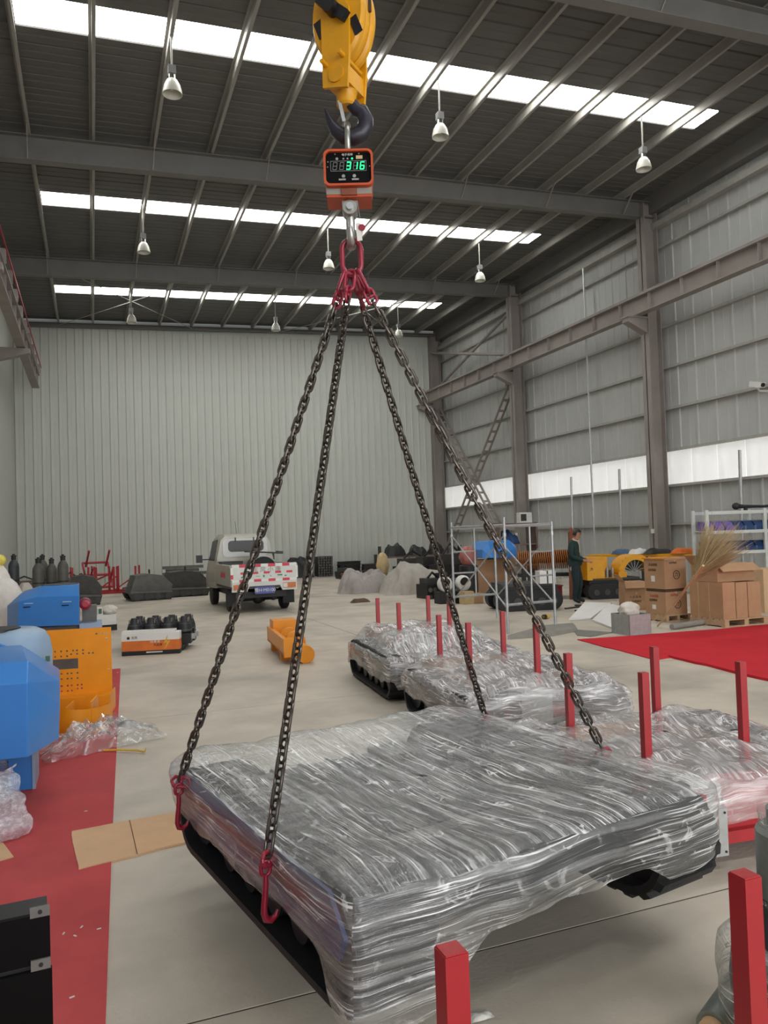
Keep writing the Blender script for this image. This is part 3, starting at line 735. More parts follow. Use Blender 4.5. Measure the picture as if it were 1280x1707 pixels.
# ================================================================== stretch-film shell
def film_shell(name, parent, poly, ztop, zbot, m, seed=0, amp=.012, sag=.05, rings=16, rows=12, n=200, topz=None, skirt_m=None, rad=.06):
    """poly: outline corners (x, y) ccw; ztop(x,y), zbot(s in 0..1, x, y) give the film's upper face and lower hem"""
    # dense outline, corners rounded by averaging
    P = [Vector(p) for p in poly]; seg = [(P[(i + 1) % len(P)] - P[i]).length for i in range(len(P))]; T = sum(seg); pts = []
    for i in range(n):
        s = T * i / n; k = 0
        while s > seg[k]: s -= seg[k]; k += 1
        pts.append(P[k].lerp(P[(k + 1) % len(P)], s / seg[k]))
    for _ in range(4): pts = [(pts[i - 1] + pts[i] * 2 + pts[(i + 1) % n]) / 4 for i in range(n)]
    c = sum(pts, Vector((0, 0))) / n; vs = []; uv = []; fs = []
    for r in range(rings + 1):                    # top, from the middle out
        f = .02 + .98 * (r / rings) ** .8
        for i in range(n):
            q = c + (pts[i] - c) * f
            q2 = c + (q - c) * .985
            z = ztop(q2.x, q2.y)
            w = fb((q2.x * 3.1 + seed, q2.y * 1.3, seed), 4) * amp * 1.6 + fb((q2.x * 9 + seed, q2.y * 3.0, 2.7), 3) * amp * .7
            edge = max(0, (f - .90) / .10)
            vs.append((q2.x, q2.y, z + w - .022 * edge * edge)); uv.append((q2.y, q2.x))
    for j in range(1, rows + 1):                  # sides, top to hem
        g = j / rows
        for i in range(n):
            q = pts[i]; zt_ = ztop(q.x, q.y) - .022; zb_ = zbot(i / n, q.x, q.y); z = zt_ + (zb_ - zt_) * g
            d = (q - c).normalized(); s = T * i / n
            w = fb((q.x * 2.3 + seed, q.y * 2.3, z * 9), 4) * amp * 1.3
            bul = math.sin(min(1, g * 3) * PI / 2) * .012 - max(0, g - .7) * .06
            vs.append((q.x + d.x * (w + bul), q.y + d.y * (w + bul), z + (fb((s * 3, seed, 1.0), 3) * .03 if j == rows else 0))); uv.append((s, z))
    R = rings + 1 + rows; nt = rings * n
    for r in range(R - 1):
        for i in range(n): fs.append((r * n + i, r * n + (i + 1) % n, (r + 1) * n + (i + 1) % n, (r + 1) * n + i))
    me = bpy.data.meshes.new(name); me.from_pydata(vs, [], fs); ul = me.uv_layers.new(name='UVMap')
    for pl_ in me.polygons:
        us = [uv[v][0] for v in pl_.vertices] if pl_.index >= nt else None
        for li, v in zip(pl_.loop_indices, pl_.vertices):
            u_ = uv[v]
            if pl_.index >= nt and v // n == rings: u_ = (T * (v % n) / n, vs[v][2])
            if pl_.index >= nt and (pl_.index % n) == n - 1 and v % n == 0: u_ = (T, u_[1])
            ul.data[li].uv = u_
    me.polygons.foreach_set('use_smooth', [True] * len(me.polygons))
    me.materials.append(MATS[m]); me.materials.append(MATS[skirt_m or m])
    for pl_ in me.polygons: pl_.material_index = 1 if pl_.index >= nt else 0
    bm = bmesh.new(); bm.from_mesh(me); bmesh.ops.recalc_face_normals(bm, faces=bm.faces); bm.faces.ensure_lookup_table()
    if bm.faces[n * 3].normal.z < 0: bmesh.ops.reverse_faces(bm, faces=bm.faces)
    bm.to_mesh(me); bm.free()
    me.update(); o = bpy.data.objects.new(name, me); COL.objects.link(o); o.parent = parent
    return o

# ================================================================== the lifted undercarriage
ld = thing('wrapped_undercarriage', 'large film-wrapped tracked undercarriage hanging from the four chains in the foreground', 'undercarriage', (LO.x, LO.y, 0), LROT)
TH = ZT - ZBm
TWD = .30
belt(ld, .02, TWD, .03, LL - .06, ZBm, TH - .05)
belt(ld, 1.35, .36, .03, LL - .06, ZBm, TH - .05)
MB().prism([(.10, ZBm + .20), (LL - .10, ZBm + .20), (LL - .06, ZT - .14), (LL - .16, ZT - .035), (.16, ZT - .035), (.06, ZT - .14)], 'x', -.006, .008).build('side_plate', 'blue_film', ld, label='bluish side plate')
MB().bb(-.020, -.006, .30, LL - .28, ZT - .120, ZT - .095).build('side_rail', 'dull_rail', ld, label='dull red side rail')
MB().bb(1.715, 1.735, .10, LL - .22, ZT - .16, ZT - .08).build('side_rail', 'red_frame', ld, label='dull red side rail')
MB().bb(.33, 1.34, .16, LL - .02, ZT - .24, ZT - .20).build('deck_plate', 'dark_frame', ld)
for y in (.35, 1.05, 1.5): MB().bb(.3, 1.33, y, y + .09, ZT - .20, ZT - .10).build('cross_beam', 'dark_frame', ld)
MB().bb(.52, 1.12, .55, 1.30, ZT - .26, ZT - .09).build('gearbox_plate', 'dark_frame', ld)
MB().bb(.42, 1.2, .44, .50, ZT - .22, ZT - .075).build('front_plate', 'machine_grey', ld)
for x in (.62, .98): MB().cyl((x, .9, ZT - .14), (x, .9, ZT - .085), .10, 16).build('hub', 'machine_dark', ld)
for i in range(5): MB().tube([(.36 + .1 * i, .55, ZT - .08), (.45 + .12 * i, 1.0, ZT - .05 - .01 * i), (.42 + .15 * i, 1.6, ZT - .10)], .013, 8).build('hose', 'rubber', ld)
for (x, y) in ((.60, .35), (.98, 1.5)): MB().bb(x, x + .22, y - .1, y + .12, ZT - .14, ZT - .08).build('mount_block', 'machine_dark', ld)
def lz_top(x, y):
    u = max(0, min(1, (x - .32) / 1.0)); v = max(0, min(1, y / LL))
    s = -.055 * math.sin(PI * u) * math.sin(PI * min(1, v * 1.15)) if 0 < u < 1 else 0
    return ZT + .012 + s + .012 * math.sin(PI * min(1, max(0, x / .32)))
def lz_bot(s, x, y):
    if y < .09 and x < .36: return ZBm + .02 + max(0, (x - .28)) * .5
    if y < .09: return (ZBm + .10 + .10 * min(1, max(0, (x - .36) / .12))) if x < 1.22 else (ZBm + .20 - .06 * min(1, (x - 1.22) / .12))
    if x < .06: return ZT - .235 - (.14 * max(0, 1 - (y - .09) / .16) if y < .25 else 0) - (.0 if y < LL - .1 else .0)
    if x > 1.5: return ZT - .24 - .04 * math.sin(y * 4)
    return ZT - .25
film_shell('stretch_film', ld, [(-.022, -.01), (.30, -.03), (1.62, -.02), (1.77, .08), (1.78, LL - .06), (1.70, LL + .03), (.12, LL + .02), (-.022, LL - .06)], lz_top, lz_bot, 'film', 3.3, .014, skirt_m='film_side', rings=22, rows=14, n=260)
# loose tails of film by the near end
b = MB()
for i in range(5):
    x0 = .30 + i * .12; b.tube([(x0, -.03, ZBm + .08), (x0 + .05, -.05, ZBm + .03), (x0 + .03, -.06, ZBm - .01)], [.006, .004, .001], 5)

# ================================================================== wrapped track units on the floor with red posts
def unit(near_left, rz, posts, w, L, H, label, zc=.52, seed=1.0, near_red=False, lug=False, carton=True):
    u = thing('wrapped_track_unit', label, 'undercarriage', (near_left.x, near_left.y, 0), rz, 'wrapped track units on the floor')
    inv = (Matrix.Translation((near_left.x, near_left.y, 0)) @ Matrix.Rotation(rz, 4, 'Z')).inverted()
    tw = .30
    belt(u, .02, tw, .02, L - .04, .026, H - .03, lugs=lug); belt(u, w - tw - .02, tw, .02, L - .04, .026, H - .03, lugs=lug)
    px_ = [inv @ p for p in posts]
    cx = sum(p.x for p in px_) / 4; cy = sum(p.y for p in px_) / 4
    for p in px_:
        po = MB().bb(p.x - .021, p.x + .021, p.y - .021, p.y + .021, .16, p.z)
        po.build('post', 'red_post', u)
    xs_ = [p.x for p in px_]; ys_ = [p.y for p in px_]
    xa, xb, ya, yb = min(xs_), max(xs_), min(ys_), max(ys_)
    for y in (ya, yb): MB().bb(.3, w - .3, y - .04, y + .04, .16, .24).build('cross_beam', 'red_frame', u)
    MB().bb(xa, xb, ya, yb, .22, zc - .10).build('gear_case', 'machine_grey', u)
    if carton:
        for (x0, x1, y0, y1) in ((xa - .12, xa - .11, ya - .1, yb + .2), (xb + .06, xb + .07, ya - .15, yb + .1), (xa - .1, xb + .05, yb + .15, yb + .16)):
            MB().bb(x0, x1, y0, y1, .25, zc - .045).build('cardboard_guard', 'cardboard', u)
        MB().bb(*((.40, .58, .02, .20, .2, .40) if near_red else (xa + .10, xa + .36, ya - .42, ya - .18, .2, zc - .06))).build('electric_box', 'galv', u)
    if near_red:
        MB().bb(.38, w - .30, .02, .10, .10, .16).build('cross_beam', 'red_frame', u)
        MB().bb(.62, w - .3, .06, .32, .14, .34).build('front_frame', 'red_frame', u)
        bx = MB().bb(.47, .57, -.03, .10, .07, .30).build('motor_bracket', 'galv', u)
        for (x, z) in ((.485, .09), (.555, .09), (.485, .28), (.555, .28)): MB().cyl((x, -.034, z), (x, -.029, z), .006, 8).build('bolt', 'black_paint', bx)
    def zt_(x, y):
        t1 = max(0, min(1, (x - .06) / .16)) * max(0, min(1, (w - .06 - x) / .16)); t2 = max(0, min(1, (y - (ya - .62)) / .3)) * max(0, min(1, (yb + .35 - y) / .3))
        return H + .01 + (zc - H) * t1 * t2 + .05 * fb((x * 4 + seed, y * 4, seed)) * t1
    def zb_(s, x, y):
        if y < .06 and .34 < x < w - .34: return .20
        if x < .05: return .20 + .05 * fb((y * 3, seed, 0))
        if y < .06: return .14
        return .24
    film_shell('stretch_film', u, [(.0, -.01), (w, -.01), (w + .02, L * .5), (w, L + .01), (0, L + .01), (-.02, L * .5)], zt_, zb_, 'film_unit', seed, .02, skirt_m='film_unit', rings=18, rows=9, n=160)
    return u
PT = .92
def top(px, py): return G(px, py, PT)
def nl(xc, zc): return cw(xc, zc)
rz_u = math.radians(-5.0)
def near_left(p, along, left, rz):
    return p + Vector((math.sin(rz), -math.cos(rz), 0)) * along + Vector((-math.cos(rz), -math.sin(rz), 0)) * left
g1 = [top(629, 997), top(664, 1005), top(713, 993), top(748, 1001)]
g2 = [top(731, 1025), top(780, 1038), top(837, 1019), top(893, 1040)]
g3 = [top(946, 1089), top(1072, 1121), top(1090, 1078), top(1234, 1103)]
unit(near_left(g1[1], .98, .42, rz_u), rz_u, g1, 1.5, 1.85, .44, 'film-wrapped track unit on the floor, farthest of the three with red posts', .60, 1.7)
unit(near_left(g2[1], .80, .34, rz_u), rz_u, g2, 1.42, 1.75, .42, 'film-wrapped track unit on the floor, middle of the three with red posts', .52, 5.1)
unit(near_left(g3[1], .34, .38, rz_u), rz_u, g3, 1.55, 1.45, .42, 'film-wrapped track unit on the floor, nearest, behind the lifted load', .46, 9.3, near_red=True)
# bare red post frame in the foreground
pa, pb = G(752, 1583, PT), G(1241, 1458, PT)
pa.z = pb.z = 0
dv = (pb - pa); dn = Vector((dv.y, -dv.x, 0)).normalized()
fr = thing('red_post_stand', 'bare red steel stand with upright square posts in the near foreground', 'stand', pa, math.atan2(dv.y, dv.x))
ln = dv.length
for (x, y) in ((0, 0), (ln, 0), (0, -.72), (ln, -.72)):
    po = MB().bb(x - .024, x + .024, y - .024, y + .024, 0, PT).build('post', 'red_post', fr)
for (x, y) in ((0, 0), (ln, 0), (0, -.72), (ln, -.72)):
    MB().bb(x - .022, x + .022, y - .022, y + .022, PT, PT + .003).build('end_cap', 'red_frame', fr)
MB().bb(0, ln, -.02, .02, .02, .06).build('base_bar', 'red_post', fr); MB().bb(0, ln, -.74, -.70, .02, .06).build('base_bar', 'red_post', fr)
for x in (0, ln): MB().bb(x - .02, x + .02, -.72, 0, .02, .06).build('base_bar', 'red_post', fr)
# wrapped drive motor at the right edge
q = cw(1.265, 2.46)
mo = thing('wrapped_drive_motor', 'film-wrapped steel drive motor on a dark base at the right edge', 'motor', q)
MB().lathe([(.17, .0), (.20, .04), (.21, .25), (.19, .42), (.13, .50)], 24).build('gear_case', 'machine_black', mo)
MB().lathe([(.10, .50), (.115, .52), (.115, .72), (.10, .735)], 24).build('motor_body', 'cyl_metal', mo)
MB().lathe([(.075, .735), (.08, .74), (.08, .79), (.045, .80), (.045, .81)], 24).build('motor_cap', 'cyl_metal', mo)
def mfn(u, v):
    a = 2 * PI * u; z = .78 - .70 * v; r = .10 + .14 * min(1, max(0, (v - .35) / .25)) ** 1.2
    r += .015 * fb((math.cos(a) * 2, math.sin(a) * 2, z * 6)) ; return (r * math.cos(a), r * math.sin(a), z)
def uvgrid(name, fn, nu, nv, m, parent, su=1.0, sv=1.0):
    b = MB().grid(fn, nu, nv); me = bpy.data.meshes.new(name); me.from_pydata(b.v, [], b.f); ul = me.uv_layers.new(name='UVMap')
    for p in me.polygons:
        for li, v in zip(p.loop_indices, p.vertices): ul.data[li].uv = ((v % (nu + 1)) / nu * su, (v // (nu + 1)) / nv * sv)
    me.polygons.foreach_set('use_smooth', [True] * len(me.polygons)); me.materials.append(MATS[m]); o = bpy.data.objects.new(name, me); COL.objects.link(o); o.parent = parent
    return o
uvgrid('stretch_film', mfn, 60, 40, 'film_side', mo, 1.4, .8)
# roll of film on the floor
q = G(1205, 1690, .055)
fl = thing('film_roll', 'grey roll of stretch film lying on the floor at the bottom right', 'film roll', q, math.radians(-62))
MB().cyl((0, -.10, 0), (0, .22, 0), .055, 24).build('film_coil', 'cyl_metal', fl); 
MB().lathe([(.036, -.125), (.04, -.125), (.04, .245), (.036, .245)], 18, (0, 0, 0), Matrix.Rotation(-PI / 2, 3, 'X')).build('core_tube', 'cardboard_flat', fl)
# ================================================================== helpers for the stored goods
def hull(name, pts, m, parent, ang=25, bev=.0):
    me = bpy.data.meshes.new(name); bm = bmesh.new()
    for p in pts: bm.verts.new(p)
    r = bmesh.ops.convex_hull(bm, input=bm.verts); 
    bmesh.ops.delete(bm, geom=[v for v in bm.verts if not v.link_faces], context='VERTS')
    bmesh.ops.dissolve_limit(bm, angle_limit=.02, verts=bm.verts, edges=bm.edges)
    if bev: bmesh.ops.bevel(bm, geom=bm.edges[:], offset=bev, segments=2, affect='EDGES', profile=.5)
    bmesh.ops.recalc_face_normals(bm, faces=bm.faces); bm.to_mesh(me); bm.free()
    me.polygons.foreach_set('use_smooth', [True] * len(me.polygons)); me.set_sharp_from_angle(angle=math.radians(ang))
    me.materials.append(MATS[m]); o = bpy.data.objects.new(name, me); COL.objects.link(o)
    if parent is not None: o.parent = parent
    return o
def rel(o, p): return Matrix.Rotation(-o.rotation_euler.z, 3, 'Z') @ (Vector(p) - o.location)
def cloth_heap(name, m, w, d, h, seed, n=36, parent=None, peak=None, sharp=1.0):
    peak = peak or [(0, 0, 1.0)]
    def fn(u, v):
        x = (u - .5) * w; y = (v - .5) * d
        e = max(abs(u - .5), abs(v - .5)) * 2; rr = math.hypot((u - .5) * 2, (v - .5) * 2)
        k = max(0, 1 - max(e * .35 + rr * .65, 0) ** (2.6 * sharp))
        ks = k * k * (3 - 2 * k)
        z = h * ks ** .42 * (.86 + .34 * fb((x * 2.6 / max(w, d) + seed, y * 2.6 / max(w, d), seed), 2))
        wv = fb((u * 2.2 + seed, v * 2.2, 9.1), 2)
        z += h * .07 * ks ** .3 * (1 - k * .5) * math.sin(u * 13 + wv * 9 + v * 5) + h * .05 * ks ** .5 * abs(math.sin(v * 11 + wv * 12 - u * 4))
        jx = .06 * w * fb((u * 4, v * 4, seed + 7)); jy = .06 * d * fb((u * 4, v * 4, seed + 17))
        return (x + jx, y + jy, max(.004, z))
    o = MB().grid(fn, n, n).build(name, m, parent, 60)
    return o
def sack(name, m, w, d, h, seed, parent=None, n=22):
    def fn(u, v):
        a = 2 * PI * u; z = h * v; r = (math.sin(PI * min(1, .12 + v * .86)) ** .45)
        r *= 1 + .16 * fb((math.cos(a) * 1.5 + seed, math.sin(a) * 1.5, v * 3)) + .05 * math.sin(a * 5 + v * 9 + seed)
        return (w / 2 * r * math.cos(a), d / 2 * r * math.sin(a), z)
    b = MB().grid(fn, 30, n); nn = 31
    b.f.append(tuple(range(29, -1, -1))); b.f.append(tuple(n * nn + i for i in range(30)))
    return b.build(name, m, parent, 60)
def place(o, p, rz=0): o.location = p; o.rotation_euler.z = rz; return o

# ================================================================== carpets and floor sheets
def flat(name, pix, th, m, label, cat, wob=0.0, dens=10, seed=0):
    P = [G(*p) for p in pix]; c = sum(P, Vector()) / len(P); pts = []
    for i in range(len(P)):
        a, b_ = P[i], P[(i + 1) % len(P)]; n = max(1, int((b_ - a).length * dens)) if wob else 1
        for k in range(n):
            q = a.lerp(b_, k / n); 
            if wob and k: q += Vector((fb((q.x * 2, q.y * 2, seed)), fb((q.x * 2, q.y * 2, seed + 9)), 0)) * wob
            pts.append((q.x - c.x, q.y - c.y))
    o = MB().slab(pts, 0, th).build(name, m); o.location = (c.x, c.y, 0.001)
    return tag(o, label, cat) if label else o
ca = [G(201, 1115), G(187, 1400), G(176, 1707)]
c0 = MB().slab([(-2.2, -1.5), (ca[2].x, -1.5), (ca[2].x, ca[2].y), (ca[1].x, ca[1].y), (ca[0].x, ca[0].y), (-2.2, ca[0].y + .1)], .001, .008).build('carpet', 'carpet')
tag(c0, 'long dusty red carpet strip under the blue machines on the left', 'carpet')
flat('carpet', [(962, 1067), (1035, 1062), (1180, 1051), (1340, 1037), (1400, 1062), (1110, 1098), (1095, 1101)], .012, 'carpet_bright', 'bright red carpet in front of the cartons, the one farther from the camera', 'carpet', .03, 6, 2)
flat('carpet', [(1114, 1096), (1300, 1073), (1460, 1060), (1460, 1160), (1290, 1138)], .03, 'carpet_bright', 'bright red carpet at the right edge, overlapping nearer the camera', 'carpet', .03, 6, 5)
cb = flat('cardboard_sheet', [(120, 1389), (215, 1371), (222, 1370), (291, 1358), (320, 1405), (232, 1427), (226, 1429), (131, 1453)], .012, 'cardboard_flat', 'torn flat cardboard sheet on the floor beside the lifted undercarriage', 'cardboard', .012, 30, 3)
a = G(216, 1371); b_ = G(229, 1428); d = b_ - a; MB().beam(a - cb.location + Vector((0, 0, .0145)), b_ - cb.location + Vector((0, 0, .0145)), .004, .002).build('crease', 'cardboard_dark', cb)
flat('cardboard_sheet', [(-60, 1405), (5, 1408), (23, 1432), (-60, 1455)], .012, 'cardboard_flat', 'small cardboard corner showing at the left edge of the red carpet', 'cardboard')
flat('floor_mat', [(846, 1066), (905, 1048), (955, 1044), (962, 1053), (920, 1061)], .06, 'mat_grey', 'curled grey mat on the floor below the scaffold', 'mat', .02, 8, 7)
flat('floor_mat', [(955, 1050), (1022, 1055), (985, 1062), (962, 1060)], .01, 'mat_dark', 'thin dark sheet on the floor left of the metal box', 'mat')
for i, (pix, h, lab) in enumerate((([(948, 1035), (975, 1019), (1020, 1015), (985, 1033)], .10, 'white foam board leaning on the floor, the left of two'), ([(987, 1036), (1015, 1018), (1042, 1024), (1020, 1049)], .12, 'white foam board beside the metal box, the right of two'))):
    P = [G(*p) for p in pix]; c = sum(P, Vector()) / 4; b = MB()
    zz = (.005, .16 if i == 0 else .12, h, .005); vs = [(p.x - c.x, p.y - c.y, z) for p, z in zip(P, zz)] + [(p.x - c.x, p.y - c.y, z + .03) for p, z in zip(P, zz)]
    b.add(vs, [(3, 2, 1, 0), (4, 5, 6, 7), (0, 1, 5, 4), (1, 2, 6, 5), (2, 3, 7, 6), (3, 0, 4, 7)]); o = b.build('foam_board', 'foam'); o.location = (c.x, c.y, 0); tag(o, lab, 'foam board')
# litter
for (px, py, m, lab, s) in ((1065, 0, '', '', 0),):
    pass
lt = [(800, 1697, 'crumpled pale scrap of paper on the floor at the bottom centre', 'tagwhite', .05), (600, 1004, 'small heap of brown rope on the floor before the tarps', 'scrap_brown', .28)]
for (px, py, lab, m, s) in lt:
    q = G(px, py); o = cloth_heap('floor_scrap', m, s * 1.8, s, s * .35, px * .1, 14); place(o, (q.x, q.y, .002)); tag(o, lab, 'litter')
for i, (px, py) in enumerate(((143, 1352), (136, 1545), (125, 1560), (165, 1548), (106, 1556), (196, 1121), (120, 1662))):
    q = G(px, py, .01); o = MB().box((0, 0, 0), (.018, .006, .003)).build('carpet_fluff', 'tagwhite'); place(o, q, i * 1.1); tag(o, 'tiny white shred on the red carpet, ' + ['beside the cardboard sheet', 'largest below the cardboard sheet', 'left of the largest shred', 'right of the largest shred', 'by the black cabinet edge', 'near the far end', 'nearest the bottom edge'][i], 'litter', 'white shreds on the carpet')

# ================================================================== near blue machine (left edge)
bm_o = G(60, 1315); t = thing('blue_machine', 'bright blue angular machine hood at the left edge, the nearest', 'machine', (bm_o.x, bm_o.y, .009))
zc0 = 4.75
F0, F1, F2 = PC(46, 1263, zc0), PC(46, 1138, zc0), PC(47, 1102, zc0 + .14)
S0, S1, S2 = PC(98, 1232, zc0 + .42), PC(100, 1173, zc0 + .42), PC(99, 1135, zc0 + .52)
pts = []
for p in (F0, F1, F2): pts += [p, p + Vector((-1.1, .12, 0))]
pts += [S0, S1, S2]; 
for p in (S0, S1, S2): pts.append(p + Vector((-.02, .55, 0)))
for p in (F2,): pts += [p + Vector((-.1, .75, .02)), p + Vector((-1.1, .75, .02))]
for p in (F0,): pts += [p + Vector((-.1, .95, 0)), p + Vector((-1.1, .95, 0))]
hd = hull('hood', [rel(t, p) for p in pts], 'blue', t, 12, .006)
q = PC(3, 1160, zc0 - .012); MB().box(rel(t, q), (.12, .012, .035)).build('vent_handle', 'blue', hd)
q = PC(3, 1151, zc0 - .016); MB().box(rel(t, q), (.13, .02, .008)).build('vent_lip', 'blue_pale', hd)
dq = PC(20, 1100, 5.95)
def dome(v):
    return v
MB().lathe([(.29, .25), (.29, .90), (.275, .98), (.24, 1.04), (.18, 1.07), (.12, 1.075)], 32, rel(t, Vector((dq.x, dq.y, 0)))).build('round_cover', 'blue_pale', t, 50)
MB().lathe([(.17, 1.062), (.17, 1.082), (.001, 1.084)], 24, rel(t, Vector((dq.x - .10, dq.y - .04, 0)))).build('cover_opening', 'black_paint', t)
MB().tube([rel(t, Vector((dq.x - .30 + .34 * k / 10, dq.y - .29, .93 + .07 * math.sin(PI * k / 10)))) for k in range(11)], .012, 6).build('cover_arch', 'blue', t)
MB().bb(-.03, .0, 0, .02, .86, .90).build('cover_clip', 'green_box', t).location = rel(t, PC(83, 1098, 5.8)) - Vector((0, 0, .88))
l0, l1 = G(45, 1322), G(72, 1326)
MB().bb(-.17, -.02, -.02, .35, 0, .40).build('leg_plate', 'blue', t); MB().bb(-.02, .0, -.03, .34, 0, .42).build('leg_flange', 'blue_pale', t)
MB().bb(-1.1, -.18, .10, .6, 0, .40).build('base_frame', 'blue', t)
uvgrid('base_film', lambda u, v: (-1.0 + .86 * u, .06 + .03 * fb((u * 5, v * 3, 1)), .44 - .42 * v), 30, 16, 'film_side', t, 1.0, .5)
# bubble wrap sheet
q = G(28, 1395)
o = uvgrid('bubble_wrap', lambda u, v: ((u - .5) * (.62 + .16 * fb((v * 3, 1.0, 2.0)) + .12 * v) + .04 * v * math.sin(u * 9), .10 * fb((u * 3, v * 3, 2)) - .22 * v + .03 * math.sin(u * 14), .36 * (1 - v) ** .8 + .02 + .02 * fb((u * 6, v * 6, 5))), 30, 24, 'bubble', None, .75, .5)
place(o, (q.x - .32, q.y + .16, 0)); tag(o, 'shiny sheet of bubble wrap draped below the near blue hood', 'bubble wrap')
# second blue machine
o2 = G(70, 1120); t = thing('blue_machine', 'smaller blue machine hood with two slot handles behind the orange plate', 'machine', (o2.x, o2.y + 1.0, .009))
zc1 = 9.2; pts = [PC(30, 1046, zc1), PC(132, 1042, zc1), PC(132, 993, zc1), PC(62, 995, zc1), PC(31, 1003, zc1), PC(12, 1046, zc1 + .35), PC(12, 1010, zc1 + .35)]
pts += [PC(72, 977, zc1 + .22), PC(131, 975, zc1 + .22), PC(34, 990, zc1 + .22)]
pts += [p + Vector((0, .55, 0)) for p in (pts[0], pts[1], pts[7], pts[8], pts[9])]
hd = hull('hood', [rel(t, p) for p in pts], 'blue', t, 12, .004)
for px, py in ((48, 1006), (112, 1003)):
    MB().box(rel(t, PC(px, py, zc1 - .01)), (.10, .015, .012)).build('slot_handle', 'blue_pale', hd); MB().box(rel(t, PC(px - 2, py + 6, zc1 - .006)), (.10, .012, .010)).build('slot_handle', 'panel_black', hd)
MB().lathe([(.22, 0), (.22, .012), (.001, .013)], 20, rel(t, PC(100, 975, zc1 + .5))).build('top_opening', 'black_paint', t)
b0 = rel(t, PC(30, 1046, zc1)); b1 = rel(t, PC(132, 1046, zc1))
MB().bb(b0.x - .1, b1.x + .22, b0.y + .02, b0.y + .55, 0.0, b0.z - .02).build('base_frame', 'machine_grey', t)
MB().bb(b1.x, b1.x + .26, b0.y - .06, b0.y + .35, b0.z - .06, b0.z + .0).build('base_ledge', 'blue_pale', t)
MB().bb(b1.x + .03, b1.x + .2, b0.y + .12, b0.y + .4, b0.z, b0.z + .2).build('grey_block', 'machine_grey', t)
q = rel(t, PC(142, 1006, zc1 + .3))
rr_ = MB().lathe([(.02, -.1), (.055, -.1), (.07, -.09), (.07, .09), (.055, .1), (.02, .1)], 18, q, Matrix.Rotation(PI / 2, 3, 'X')).build('red_pulley', 'crimson', t)
MB().cyl(q + Vector((0, -.11, 0)), q + Vector((0, -.09, 0)), .035, 12).build('pulley_hub', 'red_frame', rr_)
# orange perforated plate and trough
zq = 7.75; A0 = PC(188, 1186, zq); A1 = PC(190, 1047, zq); wpl = 1.05; hpl = A1.z - A0.z
A0.z = .06
t = thing('orange_plate_stand', 'upright orange steel plate punched with rows of holes and a slot', 'machine part', (A0.x, A0.y, .009), math.radians(-8))
nx, nz = 56, 46; cx_, cz_ = wpl / nx, (A1.z - .06) / nz
holes = set()
def hole(px, py):
    p = PC(px, py, zq); u = rel(t, Vector((p.x, p.y, p.z))); i = int((-u.x) / cx_); j = int((p.z - .06) / cz_); holes.add((i, j))
for r, (y0, xs0) in enumerate(((1085, range(95, 142, 9)), (1093, range(95, 142, 9)), (1124, range(98, 134, 8)), (1132, range(106, 134, 8)), (1142, range(106, 140, 8)), (1150, range(106, 142, 8)))):
    for x in xs0: hole(x, y0 - (x - 95) * .04)
for x, y in ((162, 1058), (170, 1057), (178, 1057), (178, 1066), (181, 1118), (148, 1089), (156, 1089)): hole(x, y)
p0 = PC(88, 1115, zq); p1 = PC(131, 1095, zq); r0 = rel(t, p0); r1 = rel(t, p1)
for i in range(int(-r1.x / cx_), int(-r0.x / cx_)):
    for j in range(int((p0.z - .06) / cz_), int((p1.z - .06) / cz_)): holes.add((i, j))
b = MB()
for i in range(nx):
    for j in range(nz):
        if (i, j) in holes: continue
        x0, x1, z0_, z1_ = -(i + 1) * cx_, -i * cx_, .06 + j * cz_, .06 + (j + 1) * cz_
        for y in (0, .012): b.add([(x0, y, z0_), (x1, y, z0_), (x1, y, z1_), (x0, y, z1_)], [(0, 1, 2, 3)])
        for (di, dj, e) in ((-1, 0, (x1, x1, z0_, z1_)), (1, 0, (x0, x0, z0_, z1_)), (0, -1, (x0, x1, z0_, z0_)), (0, 1, (x0, x1, z1_, z1_))):
            k = (i + di, j + dj)
            if k in holes or not (0 <= k[0] < nx and 0 <= k[1] < nz): b.add([(e[0], 0, e[2]), (e[1], 0, e[3]), (e[1], .012, e[3]), (e[0], .012, e[2])], [(0, 1, 2, 3)])
b.build('punched_plate', 'orange_plate', t)
MB().bb(-wpl, .0, -.16, 0, .19, .21).build('fold', 'orange_plate', t); MB().bb(-wpl, 0, -.17, -.155, .03, .20).build('front_lip', 'orange_plate', t)
MB().bb(-.012, 0, -.16, .25, .0, .2).build('gusset', 'orange_plate', t); MB().bb(-wpl, -wpl + .012, -.16, .25, .0, .2).build('gusset', 'orange_plate', t)
# curved trough in front
tr = G(150, 1228); t2 = thing('orange_trough', 'curved orange steel trough on the carpet in front of the punched plate', 'machine part', (tr.x, tr.y, .009), math.radians(-10))
def trough(u, v, off=0):
    a = PI * (1.02 - 1.04 * u); r = .27 - off; s = max(0, math.sin(a))
    return (r * math.cos(a) * 1.0 - .14, .42 - .52 * s ** .8, .01 + .20 * v + .10 * v * (1 - u))
b = MB().grid(lambda u, v: trough(u, v), 24, 3); b.build('trough_wall', 'orange_plate', t2, 60)
MB().grid(lambda u, v: Vector(trough(u, v, .014)), 24, 3).build('trough_liner', 'orange_plate', t2, 60)
MB().bb(.01, .025, -.02, .30, .02, .30).build('trough_rib', 'orange_plate', t2); MB().bb(-.20, -.185, .0, .30, .02, .26).build('trough_rib', 'orange_plate', t2)
